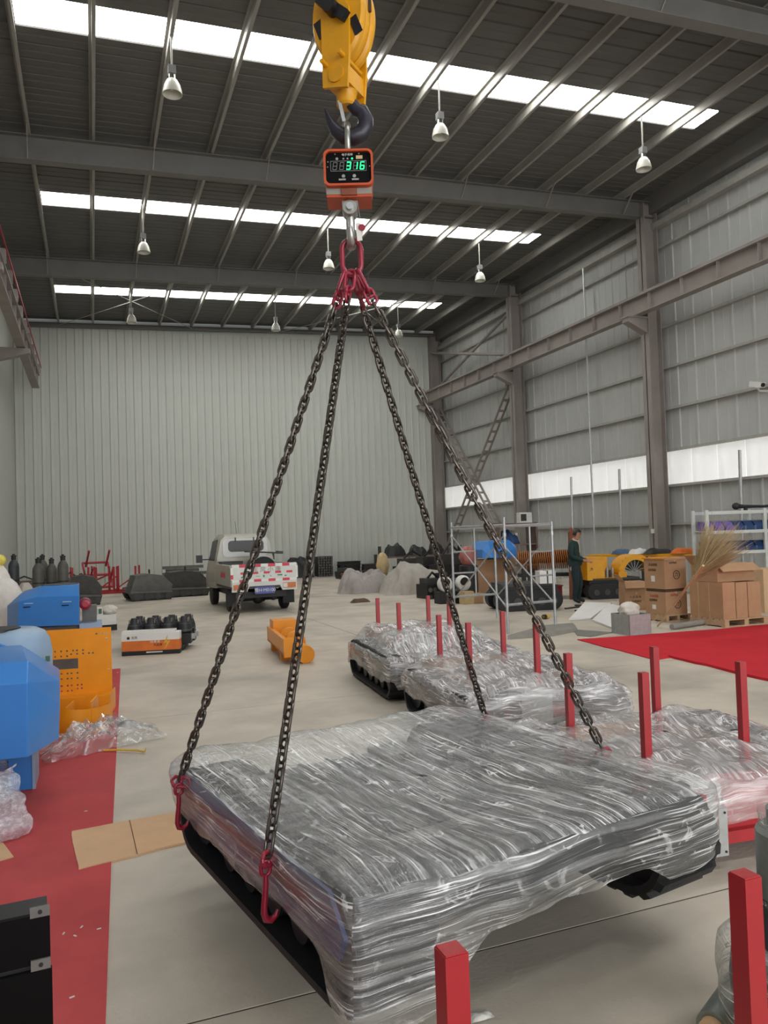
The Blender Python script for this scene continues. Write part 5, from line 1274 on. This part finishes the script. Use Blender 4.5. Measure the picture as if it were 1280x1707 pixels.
p = PC(795, 1000, 20.5); carton(Vector((p.x, p.y, 0)), .0, .55, .5, .95, 'tall brown carton behind the scaffold, left of a pair')
p2 = p + Vector((.58, .02, 0)); carton(Vector((p2.x, p2.y, 0)), .0, .62, .5, .98, 'tall brown carton behind the scaffold, right of a pair')
p = G(775, 1008); carton(p, .1, .26, .25, .30, 'small yellowish carton on the floor inside the scaffold', 'bamboo'); p = G(790, 1007); carton(p + Vector((.02, .05, 0)), .0, .26, .22, .24, 'small brown carton beside the yellowish one inside the scaffold', 'cardboard')
p = PC(800, 945, 20.4); t = thing('blue_machine_cover', 'faceted bright blue machine cover on top of the tall cartons', 'cover', (p.x, p.y, .985))
pts = []
for y in (-.15, .6): pts += [(0, y, .02), (.98, y, .02), (.98, y, .34), (.80, y, .48), (.20, y, .46), (.02, y, .24)]
pts += [(.2, -.28, .02), (.95, -.28, -.0), (.95, -.28, .25)]
for v in range(len(pts)): pts[v] = (pts[v][0], pts[v][1], max(.0, pts[v][2]))
hull('shell', pts, 'blue', t, 12)
p = PC(781, 955, 20.2); o = MB().lathe([(.24, 0), (.24, .82), (.22, .84)], 16).build('black_drum', 'machine_black'); place(o, (p.x, p.y, 0)); tag(o, 'black drum under the round reddish sack', 'drum'); o = sack('red_sack', 'plastic_pink', .46, .4, .5, 4.4); place(o, (p.x, p.y, .842)); tag(o, 'round reddish sack on a drum left of the blue cover', 'sack')
# orange auger and its carrier machine
p0 = PC(862, 934, 19.4); p1 = PC(962, 934, 19.2); d = p1 - p0; LA = d.length
t = thing('screw_auger', 'long orange screw auger lying behind the man', 'auger', (p0.x, p0.y, p0.z), math.atan2(d.y, d.x))
MB().cyl((0, 0, 0), (LA, 0, 0), .09, 14).build('shaft', 'auger', t)
fl_ = MB()
turns, npt = 30, 30 * 14
vs = []; fs = []
for i in range(npt + 1):
    a = 2 * PI * turns * i / npt; x = LA * i / npt
    for r in (.09, .24): vs += [(x, r * math.cos(a), r * math.sin(a)), (x + .02, r * math.cos(a), r * math.sin(a))]
for i in range(npt):
    a = i * 4; b = a + 4; fs += [(a, a + 2, b + 2, b), (a + 1, a + 3, b + 3, b + 1), (a + 2, a + 3, b + 3, b + 2)]
fl_.add(vs, fs).build('screw_flight', 'auger', t, 60)
for x in (.1, LA - .15): MB().bb(x, x + .1, -.2, .2, -p0.z, -.22).build('support', 'machine_black', t)
MB().bb(0, LA, -.18, .18, -.42, -.34).build('tray', 'machine_black', t)
def track_carrier(q, rz, L, w, h, lab, name='track_carrier'):
    t = thing(name, lab, 'machine', (q.x, q.y, 0), rz)
    for y in (0, w - .28):
        prof = stad_yz(L, h * .62); MB().prism([(a, b_) for a, b_ in prof], 'y', y, y + .28).build('track', 'rubber', t, 30)
        for k in range(5): MB().cyl((L * (.14 + .18 * k), y - .012, h * .27), (L * (.14 + .18 * k), y + .0, h * .27), h * .12, 12).build('roller', 'machine_dark', t)
    MB().bb(.08, L - .08, .1, w - .1, h * .5, h * .72).build('deck', 'machine_black', t); MB().bb(L * .1, L * .9, .05, w - .05, h * .72, h * .8).build('deck_plate', 'machine_dark', t)
    return t
p = G(828, 1021); track_carrier(p, math.radians(-14), 1.45, 1.0, .72, 'black rubber-tracked carrier standing behind the scaffold')
p = PC(900, 972, 15.9); t = thing('white_box', 'white box with dark straps on the tracked carrier', 'box', (p.x, p.y, .585), math.radians(-14)); MB().bb(0, .34, 0, .3, 0, .26).build('body', 'foam', t); MB().bb(.15, .18, -.004, .304, 0, .264).build('strap', 'machine_dark', t)
p = G(911, 1029, .03); t = thing('yellow_can', 'small yellow and black can lying on the floor under the scaffold', 'can', p, .4)
MB().lathe([(.03, -.10), (.045, -.09), (.045, .04), (.03, .07), (.02, .1)], 14, (0, 0, .015), Matrix.Rotation(PI / 2, 3, 'Y')).build('shell', 'mastic_yellow', t); MB().lathe([(.046, -.10), (.046, -.04)], 14, (0, 0, .015), Matrix.Rotation(PI / 2, 3, 'Y')).build('band', 'machine_black', t)
# things on a bench beyond the scaffold
p = PC(852, 905, 24.0); p_r = p; t = thing('steel_rack', 'grey steel rack with a navy bundle beyond the scaffold', 'rack', (p.x, p.y, 0))
for x in (-.55, .75): MB().bb(x - .03, x + .03, -.3, .3, 0, 1.95).build('upright', 'rust_grey', t)
for z in (.6, 1.25, 1.9): MB().bb(-.55, .75, -.3, .3, z, z + .04).build('shelf', 'rust_grey', t)
o = cloth_heap('navy_bundle', 'bin_blue', .7, .5, .42, 7.7, 20); place(o, (p.x - .1, p.y, 1.295)); tag(o, 'navy cloth bundle on the rack beyond the scaffold', 'bundle')
p = PC(881, 875, 23.6); t = thing('junction_box', 'white electrical box on the rack top near the column', 'electrical box', (p_r.x + .5, p_r.y, 1.945)); MB().bb(-.22, .22, -.1, .1, 0, .32).build('case', 'white', t); MB().bb(-.18, .02, -.105, -.10, .05, .27).build('door', 'machine_dark', t); MB().bb(-.25, .25, -.14, .14, -.004, .0).build('plate', 'white', t)
# ================================================================== scaffold tower
P = {k: G(*v) for k, v in {'a': (758, 1036), 'b': (829, 1030), 'c': (847, 1056), 'd': (926, 1047)}.items()}
o_ = P['a']; t = thing('scaffold_tower', 'galvanised tube scaffold tower with diagonal braces in front of the stored machines', 'scaffold', (o_.x, o_.y, 0))
loc = {k: v - o_ for k, v in P.items()}
HT = {'a': 1.90, 'b': 1.84, 'c': 1.93, 'd': 1.84}
for k, v in loc.items(): MB().tube([v, v + Vector((0, 0, HT[k]))], .024, 8).build('leg', 'scaffold', t)
up = lambda k, z: loc[k] + Vector((0, 0, z))
for (a, b_) in (('a', 'b'), ('c', 'd')):
    for z in (1.78, .47): MB().tube([up(a, z), up(b_, z)], .022, 8).build('crossbar', 'scaffold', t)
    m0 = loc[a].lerp(loc[b_], .52); MB().tube([m0 + Vector((0, 0, .47)), m0 + Vector((0, 0, 1.78))], .018, 8).build('upright', 'scaffold', t)
    for z in (1.33, .92):
        if a == 'a': MB().tube([up(a, z), m0 + Vector((0, 0, z))], .016, 8).build('rung', 'scaffold', t)
        else: MB().tube([m0 + Vector((0, 0, z)), up(b_, z)], .016, 8).build('rung', 'scaffold', t)
for (a, b_) in (('a', 'c'), ('b', 'd')):
    MB().tube([up(a, 1.64), up(b_, .42)], .014, 8).build('diagonal', 'scaffold', t); MB().tube([up(a, .42), up(b_, 1.64)], .012, 8).build('diagonal', 'scaffold', t)
    MB().tube([up(a, 1.80), up(b_, 1.80)], .022, 8).build('top_rail', 'scaffold', t)
for k in loc:
    for z in (.47, 1.64): MB().cyl(up(k, z - .03), up(k, z + .03), .032, 8).build('coupler', 'galv', t)

# ================================================================== yellow machine
p = G(966, 1003); p = Vector((p.x, p.y + .35, 0)) + _r0 * .42
t = track_carrier(p + Vector((.0, 0, 0)), math.radians(-12), 1.5, 1.0, .62, 'yellow machine on black rubber tracks right of the man', 'yellow_tracked_machine')
MB().bb(.02, .46, .05, .75, .46, .98).build('engine_box', 'machine_yellow', t); MB().bb(.0, .48, .03, .77, .98, 1.0).build('box_lid', 'machine_yellow', t)
MB().bb(.46, .78, .60, .75, .46, .98).build('rear_panel', 'machine_yellow', t)
MB().bb(.46, .9, .05, .7, .46, .50).build('pump_tray', 'machine_yellow', t)
for k in range(4): MB().cyl((.54 + .07 * k, .25, .5), (.54 + .07 * k, .25, .68 + .05 * (k % 2)), .03, 10).build('hydraulic_valve', 'galv' if k % 2 else 'machine_dark', t)
ringc = Vector((1.30, .12, .62))
b = MB(); n = 20; vs = []
for i in range(n + 1):
    a = PI * 1.05 * i / n - .03
    for (r, y) in ((.44, 0), (.44, .5), (.30, .5), (.30, 0)): vs.append((ringc.x + r * math.cos(a), ringc.y + y, ringc.z + r * math.sin(a) * .95))
fs = [(i * 4 + k, i * 4 + (k + 1) % 4, (i + 1) * 4 + (k + 1) % 4, (i + 1) * 4 + k) for i in range(n) for k in range(4)] + [(0, 1, 2, 3), (n * 4, n * 4 + 1, n * 4 + 2, n * 4 + 3)]
b.add(vs, fs).build('blower_housing', 'machine_yellow', t, 30)
MB().bb(.84, 1.04, .10, .6, .30, .62).build('housing_foot', 'machine_yellow', t)
for k in range(7): a = .3 + k * .4; MB().box((ringc.x + .16 * math.cos(a), ringc.y + .25, ringc.z + .16 * math.sin(a)), (.26, .3, .008), Matrix.Rotation(-a, 3, 'Y')).build('fan_blade', 'galv', t)
for k in range(5): a = 2.2 + k * .25; MB().box((ringc.x + .45 * math.cos(a), ringc.y - .02, ringc.z + .43 * math.sin(a)), (.05, .03, .03), Matrix.Rotation(-a, 3, 'Y')).build('rim_rib', 'machine_yellow', t)
text_part('arrow_mark', '↗', .14, 'black_paint', t, (.12, .048, .72), (PI / 2, 0, 0), .001)
p = PC(985, 925, 20.5); p1 = PC(1165, 925, 19.0); d = p1 - p; t = thing('long_bench', 'long yellow-topped bench behind the yellow machine', 'bench', (p.x, p.y, 0), math.atan2(d.y, d.x)); LBn = d.length
MB().bb(0, LBn, -.25, .3, .94, 1.0).build('bench_top', 'machine_yellow', t)
for x in (.1, LBn * .5, LBn - .15): MB().bb(x, x + .06, -.2, .25, 0, .94).build('leg', 'machine_dark', t)
ex = Vector((math.cos(t.rotation_euler.z), math.sin(t.rotation_euler.z), 0))
for i, (s, w, m, lab) in enumerate(((.30, .5, 'cloth_blue', 'folded blue cloth on the long bench'), (.46, .5, 'foam', 'crumpled white plastic on the long bench'), (.64, .8, 'machine_black', 'black tool bag on the long bench'), (.88, .8, 'cloth_orange', 'orange cloth at the right end of the long bench'))):
    o = cloth_heap('bench_cloth', m, w, .4, .14, 2.1 * i + 1, 18); q = p + ex * (LBn * s); place(o, (q.x, q.y, 1.002)); tag(o, lab, 'cloth' if i != 2 else 'bag')
p = PC(953, 900, 18.6); t = thing('wooden_board', 'brown pointed wooden board standing behind the man', 'board', (p.x, p.y, 0), .2); MB().prism([(-.14, 0), (.14, 0), (.14, 1.50), (.0, 1.74), (-.10, 1.62)], 'y', -.02, .02).build('panel', 'rust', t); MB().bb(-.02, .02, .02, .06, 0, 1.5).build('back_batten', 'pallet', t)
p = G(935, 1000); p.y += .6; t = thing('red_tool_tray', 'red tray low on the floor behind the man', 'tray', (p.x, p.y, 0), -.2); MB().bb(-.2, .4, 0, .3, .0, .30).build('body', 'bin_red', t); MB().bb(-.22, .42, -.02, .32, .28, .31).build('rim', 'bin_red', t)
for i, (px, py, rz, l) in enumerate(((985, 1010, -.6, .7), (1000, 1012, -.5, .6), (955, 1014, .3, .5), (975, 1018, .1, .5), (1040, 1015, -.2, .6))):
    p = G(px, py); o = MB().bb(-l / 2, l / 2, -.03, .03, .0, .03).build('steel_offcut', 'machine_dark' if i < 4 else 'rust'); place(o, (p.x, p.y, .001), rz)
    tag(o, ['dark steel bar on the floor at the man\'s toes', 'second dark steel bar just right of the man\'s toes', 'dark steel bar on the floor at the man\'s heels', 'dark steel bar lying nearest the white foam boards', 'rusty flat bar on the floor before the small cartons'][i], 'steel bar', 'steel offcuts around the man')

# ================================================================== cartons on pallets, right side
def pallet(q, rz, w, d, lab, h=.12):
    t = thing('wooden_pallet', lab, 'pallet', (q.x, q.y, 0), rz)
    nb = 6
    for k in range(nb): MB().bb(0, w, k * d / nb, k * d / nb + d / nb * .75, h - .02, h).build('deck_board', 'pallet', t)
    for x in (0, w * .45, w * .9): MB().bb(x, x + w * .1, 0, d, .02, h - .02).build('bearer', 'pallet', t); 
    for y in (0, d * .5, d * .9): MB().bb(0, w, y, y + .08, 0, .02).build('bottom_board', 'pallet', t)
    return t
def corner_rz(rightface_dir): return math.atan2(rightface_dir.y, rightface_dir.x)
# stack of two: front corner towards the camera; local x runs along the right face, local y along the left face
rzA = math.radians(28)
def cbox(cpx, cpy, rz, z, w, d, h, lab, **k):
    q = G(cpx, cpy, z); return carton(q, rz, w, d, h, lab, z=z, **k)
qA = G(1111, 1037); rz1 = -YAW + math.radians(24)
pallet(qA + Vector((-.02, -.03, 0)), rz1, .56, .56, 'wooden pallet under the stack of two cartons', .12)
def print_carton(q, rz, w, d, h, z, lab, redm='ink'):
    t = carton(q, rz, w, d, h, lab, z=z, text=[('大品组装', .45, .80, .055, 's', redm), ('品质保证', .40, .62, .05, 's', 'ink'), ('易碎物品', .40, .86, .045, 'f', redm)])
    MB().bb(-.003, 0, d * .48, d * .66, h * .22, h * .42).build('white_label', 'carton_white', t)
    MB().tube([(w * .55 + .075 * math.cos(a * PI / 8), -.003, h * .45 + .075 * math.sin(a * PI / 8)) for a in range(16)], .006, 5, True).build('round_print', 'ink', t)
    text_part('print', '力', .09, 'ink', t, (w * .55, -.003, h * .45), (PI / 2, 0, 0), .001)
    return t
print_carton(qA, rz1, .5, .5, .40, .121, 'printed carton with red lettering, lower of the stack of two', 'ink_red')
t = thing('carton_tray', 'dark gap tray between the two stacked printed cartons', 'tray', (qA.x, qA.y, .522), rz1); MB().bb(.02, .48, .02, .48, 0, .06).build('base', 'cardboard_dark', t); MB().bb(.0, .5, 0, .5, .055, .065).build('lip', 'cardboard', t)
print_carton(qA, rz1, .5, .5, .52, .588, 'printed carton with a white label, upper of the stack of two')
t = thing('yellow_cardboard', 'loose yellow cardboard sheet on the upper printed carton', 'cardboard', (qA.x, qA.y, 1.109), rz1); MB().bb(-.02, .54, -.02, .54, 0, .02).build('sheet', 'orange_plate', t); MB().bb(-.02, .54, -.025, -.02, -.015, .02).build('edge', 'cardboard', t)
q = G(1043, 1018); t = carton(Vector((q.x, q.y, 0)), -YAW + .02, .46, .4, .36, 'small printed carton beside the stack, lower one', text=[('大 品 组 装', .45, .75, .05, 'f', 'ink'), ('品质保证', .5, .5, .05, 'f', 'ink')])
t = carton(Vector((q.x, q.y, 0)), -YAW + .02, .44, .38, .22, 'open-flapped carton on the small printed carton', z=.361, flaps=True)
# big carton on a pallet
qB = G(1207, 1046); rz2 = -YAW + math.radians(20)
pallet(qB + Vector((-.02, -.04, 0)), rz2, .92, .80, 'wooden pallet under the big plain carton', .13)
t = carton(qB, rz2, .26, .76, .60, 'big plain carton on the right pallet, the one at its front corner', z=.131, tape=False)
for y in (.30, .55): MB().bb(-.004, .0, y, y + .012, 0, .604).build('strapping', 'bamboo', t)
ex2 = Vector((math.cos(rz2), math.sin(rz2), 0)); ey2 = Vector((-math.sin(rz2), math.cos(rz2), 0))
carton(qB + ex2 * .275, rz2, .24, .76, .59, 'big plain carton on the right pallet, the middle of three', z=.131, tape=False)
carton(qB + ex2 * .53, rz2, .27, .76, .59, 'big plain carton on the right pallet, third from its front corner', z=.131, tape=False)
t = carton(qB + ex2 * -.0 + ey2 * .10, rz2, .78, .6, .30, 'wide open carton lying on top of the three plain cartons', z=.735, flaps=True)
q = G(1275, 1022); carton(q, -YAW + .1, .7, .6, .82, 'tall pale carton at the right edge behind the pallet', 'cardboard_in')
# broom
p0 = G(1096, 1044, .02); p1 = PC(1163, 955, 11.4); p2 = PC(1222, 872, 11.5)
t = thing('bamboo_broom', 'large bamboo twig broom leaning brush-up against the cartons', 'broom', p0)
a = p1 - p0; bvec = p2 - p0
MB().tube([(0, 0, 0), a * .5, a * 1.12], [.012, .016, .02], 8).build('handle', 'bamboo', t); MB().tube([(.03, .02, 0), a * .5 + Vector((.015, .0, 0)), a * 1.05], [.01, .012, .014], 8).build('handle_cane', 'bamboo', t)
rnd = random.Random(4); tw = MB(); ax = (bvec - a).normalized(); s1 = ax.orthogonal().normalized(); s2 = ax.cross(s1)
for i in range(800):
    ang = rnd.random() * 2 * PI; sp = rnd.random() ** .5; dirv = (ax + (s1 * math.cos(ang) + s2 * math.sin(ang)) * .50 * sp).normalized()
    l = rnd.uniform(.45, 1.0); st = a * rnd.uniform(.84, 1.02); mid_ = st + dirv * l * .5 + Vector((0, 0, -.02)); en = st + dirv * l + Vector((rnd.uniform(-.05, .05), rnd.uniform(-.05, .05), -.03))
    tw.tube([st, mid_, en], [.0035, .0028, .0015], 3)
o = tw.build('twigs', 'straw', t); o['kind'] = 'stuff'
MB().tube([a * .9 + s1 * .03 * math.cos(k * .9) + s2 * .03 * math.sin(k * .9) + ax * .004 * k for k in range(22)], .006, 5).build('binding', 'bamboo', t)
p = G(1148, 1046); o = MB().cyl((-.42, -.08, .05), (.42, .12, .05), .045, 10).build('wood_pole', 'mat_grey'); place(o, (p.x, p.y, 0)); tag(o, 'grey round pole lying on the floor by the broom foot', 'pole')
# grey metal box with a bag on it
q = G(1050, 1060); rz3 = -YAW + math.radians(22); t = thing('metal_box', 'open grey metal box on the floor reflecting the red carpet', 'metal box', (q.x, q.y, 0), rz3)
for (x0, x1, y0, y1) in ((0, .42, 0, .01), (0, .42, .43, .44), (0, .01, 0, .44), (.41, .42, 0, .44)): MB().bb(x0, x1, y0, y1, 0, .32).build('side_panel', 'galv' if True else 'x', t)
MB().bb(.01, .41, .01, .43, 0, .24).build('contents', 'machine_dark', t)
ev = Vector((math.cos(rz3), math.sin(rz3), 0)); nv = Vector((-math.sin(rz3), math.cos(rz3), 0)); c = q + ev * .2 + nv * .24
o = sack('plastic_bag', 'foam_bag', .34, .3, .26, 3.9); place(o, (c.x, c.y, .242)); tag(o, 'white plastic bag standing in the grey metal box', 'bag')
# white shelf with bins
p = PC(1182, 960, 17.2); t = thing('storage_rack', 'white steel storage rack with blue bins at the right edge', 'rack', (p.x, p.y, 0), -YAW + math.radians(6))
RW = 1.75
for x in (0, 1.38, RW):
    for y in ((0, .6)): MB().bb(x - .035, x + .035, y - .03, y + .03, 0, 2.02).build('upright', 'shelf_white', t)
for z in (.55, 1.02, 1.48, 1.92):
    for y in (0, .6): MB().bb(0, RW, y - .02, y + .02, z, z + .07).build('beam', 'shelf_white', t)
    if z < 1.9: MB().bb(0, RW, 0, .6, z + .05, z + .065).build('shelf_board', 'shelf_white', t)
ro = Matrix.Translation(t.location) @ Matrix.Rotation(t.rotation_euler.z, 4, 'Z')
for zi, z in enumerate((1.087, 1.547)):
    for k in range(7):
        p = ro @ Vector((.10 + .24 * k, .06, z)); m = 'bin_purple' if (zi == 1 and k < 3) else 'bin_blue'
        b = thing('parts_bin', '%s slanted parts bin on the %s shelf, %s from the left' % ('purple' if m == 'bin_purple' else 'blue', 'lower' if zi == 0 else 'upper', ['first', 'second', 'third', 'fourth', 'fifth', 'sixth', 'seventh'][k]), 'bin', p, t.rotation_euler.z, 'parts bins on the white rack')
        MB().prism([(0, 0), (.34, 0), (.34, .22), (.12, .20), (0, .08)], 'x', -.10, .10).build('tub', m, b); MB().bb(-.105, -.09, .0, .34, .0, .1).build('side_lip', 'blue_pale' if m == 'bin_blue' else m, b)
p = ro @ Vector((.9, .15, 1.992)); t = thing('power_tool', 'black long-necked power tool on top of the white rack', 'tool', p, t.rotation_euler.z)
MB().tube([(-.1, 0, .1), (.1, 0, .09), (.55, 0, .08), (.8, 0, .09)], [.06, .04, .03, .035], 10).build('body', 'machine_black', t); MB().ball((-.1, 0, .10), (.09, .08, .08), 12, 8).build('head', 'machine_black', t); MB().bb(.1, .16, -.03, .03, 0, .08).build('grip', 'machine_black', t)
p = ro @ Vector((RW - .16, -.16, 1.56)); o = MB().ball((0, 0, .16), (.13, .10, .16), 14, 10).build('hanging_helmet', 'machine_black'); place(o, p); tag(o, 'round black helmet hanging at the right end of the white rack', 'helmet')
# ================================================================== the man
p = G(961, 1006); pm = thing('person', 'man in dark green work clothes standing with head bowed behind the scaffold', 'person', (p.x, p.y, 0), -YAW - math.radians(24))
# local: faces +x turned a little towards the camera (-y); built as one skinned body
def skin_body():
    J = {'pel': (0, 0, .90, .135, .16), 'wai': (-.01, 0, 1.06, .125, .15), 'che': (-.03, 0, 1.26, .135, .185), 'nec': (.0, 0, 1.42, .085, .10), 'nk2': (.045, 0, 1.475, .055, .055), 'hd1': (.085, 0, 1.54, .078, .070), 'hd2': (.085, 0, 1.605, .085, .075), 'hd3': (.07, 0, 1.655, .06, .055)}
    E = [('pel', 'wai'), ('wai', 'che'), ('che', 'nec'), ('nec', 'nk2'), ('nk2', 'hd1'), ('hd1', 'hd2'), ('hd2', 'hd3')]
    for s, n in ((-1, 'r'), (1, 'l')):
        o = .0 if s < 0 else .05
        J.update({'hip' + n: (0, s * .09, .84, .11, .11), 'kne' + n: (.03 + o, s * .11, .47, .078, .078), 'ank' + n: (-.03 + o, s * .12, .10, .052, .052), 'toe' + n: (.12 + o, s * .14, .04, .042, .045),
                  'sho' + n: (-.03, s * .17, 1.355, .075, .075), 'elb' + n: (-.04 + o * .5, s * .23, 1.08, .058, .058), 'wri' + n: (.20, s * .14, .98, .036, .036), 'han' + n: (.28, s * .10, .965, .036, .022)})
        E += [('pel', 'hip' + n), ('hip' + n, 'kne' + n), ('kne' + n, 'ank' + n), ('ank' + n, 'toe' + n), ('che', 'sho' + n), ('sho' + n, 'elb' + n), ('elb' + n, 'wri' + n), ('wri' + n, 'han' + n)]
        for f, (dy, dx, dz, l) in enumerate(((-.030, .06, -.012, 1), (-.010, .075, -.016, 1), (.010, .072, -.02, 1), (.028, .058, -.02, 1))):
            J['fi%s%d' % (n, f)] = (.28 + dx, s * .10 + dy, .965 + dz, .011, .011); J['fj%s%d' % (n, f)] = (.28 + dx + .025, s * .10 + dy, .965 + dz - .03, .010, .010)
            E += [('han' + n, 'fi%s%d' % (n, f)), ('fi%s%d' % (n, f), 'fj%s%d' % (n, f))]
        J['th' + n] = (.27, s * .10 - s * .045, .985, .012, .012); J['ti' + n] = (.31, s * .10 - s * .055, .975, .010, .010); E += [('han' + n, 'th' + n), ('th' + n, 'ti' + n)]
    ks = list(J); me = bpy.data.meshes.new('body'); me.from_pydata([J[k][:3] for k in ks], [(ks.index(a), ks.index(b)) for a, b in E], [])
    ob = bpy.data.objects.new('body', me); COL.objects.link(ob)
    ob.modifiers.new('skin', 'SKIN'); sk = me.skin_vertices[0].data if me.skin_vertices else None
    if sk is None:
        bpy.context.view_layer.objects.active = ob; sk = me.skin_vertices[0].data
    for i, k in enumerate(ks): sk[i].radius = J[k][3:5]; sk[i].use_root = (k == 'pel')
    su = ob.modifiers.new('sub', 'SUBSURF'); su.levels = 2; su.render_levels = 2
    dg = bpy.context.evaluated_depsgraph_get(); m2 = bpy.data.meshes.new_from_object(ob.evaluated_get(dg)); bpy.data.objects.remove(ob)
    return m2
me = skin_body(); me.name = 'body'; me.materials.clear()
for m in ('cloth_green', 'cloth_trousers', 'skin', 'black_paint'): me.materials.append(MATS[m])
for f in me.polygons:
    c = f.center; f.use_smooth = True
    if c.z > 1.455: k = 2
    elif c.x > .215 and .85 < c.z < 1.06 : k = 2
    elif c.z < .085: k = 3
    elif c.z < .90: k = 1
    else: k = 0
    f.material_index = k
body = inst('body', me, pm)
def hf(u, v):
    a = 2 * PI * u; ph = PI * .5 * v; return (.066 + .098 * math.cos(a) * math.cos(ph) , .088 * math.sin(a) * math.cos(ph), 1.605 + .09 * math.sin(ph) + (-.05 if math.cos(a) < 0.1 else .012) * (1 - v))
MB().grid(hf, 28, 10).build('hair', 'hair', pm, 60)
MB().tube([(.035 + .07 * math.cos(k * .7), .075 * math.sin(k * .7), 1.435 - .02 * math.cos(k * .7)) for k in range(9)], .018, 7, True).build('collar', 'collar', pm, 60)
MB().beam((.118, -.045, 1.40), (.125, -.03, 1.16), .05, .012, (1, 0, 0)).build('shirt_front', 'collar', pm)
MB().lathe([(.14, .86), (.165, .90), (.16, 1.02)], 18).build('jacket_hem', 'cloth_green', pm, 60)
for s in (-1, 1):
    MB().ball((.075, s * .072, 1.575), (.022, .010, .032), 8, 6).build('ear', 'skin', pm); MB().ball((.150, s * .028, 1.578), (.010, .013, .008), 8, 6).build('eye', 'hair', pm); MB().box((.153, s * .03, 1.597), (.012, .03, .006)).build('eyebrow', 'hair', pm)
MB().prism([(.145, 1.585), (.185, 1.545), (.15, 1.535)], 'y', -.014, .014).build('nose', 'skin', pm); MB().box((.142, 0, 1.505), (.012, .045, .010)).build('mouth', 'rust', pm)
MB().cyl((-.05, -.135, .80), (-.045, -.16, .80), .05, 12).build('pocket_patch', 'mat_grey', pm)
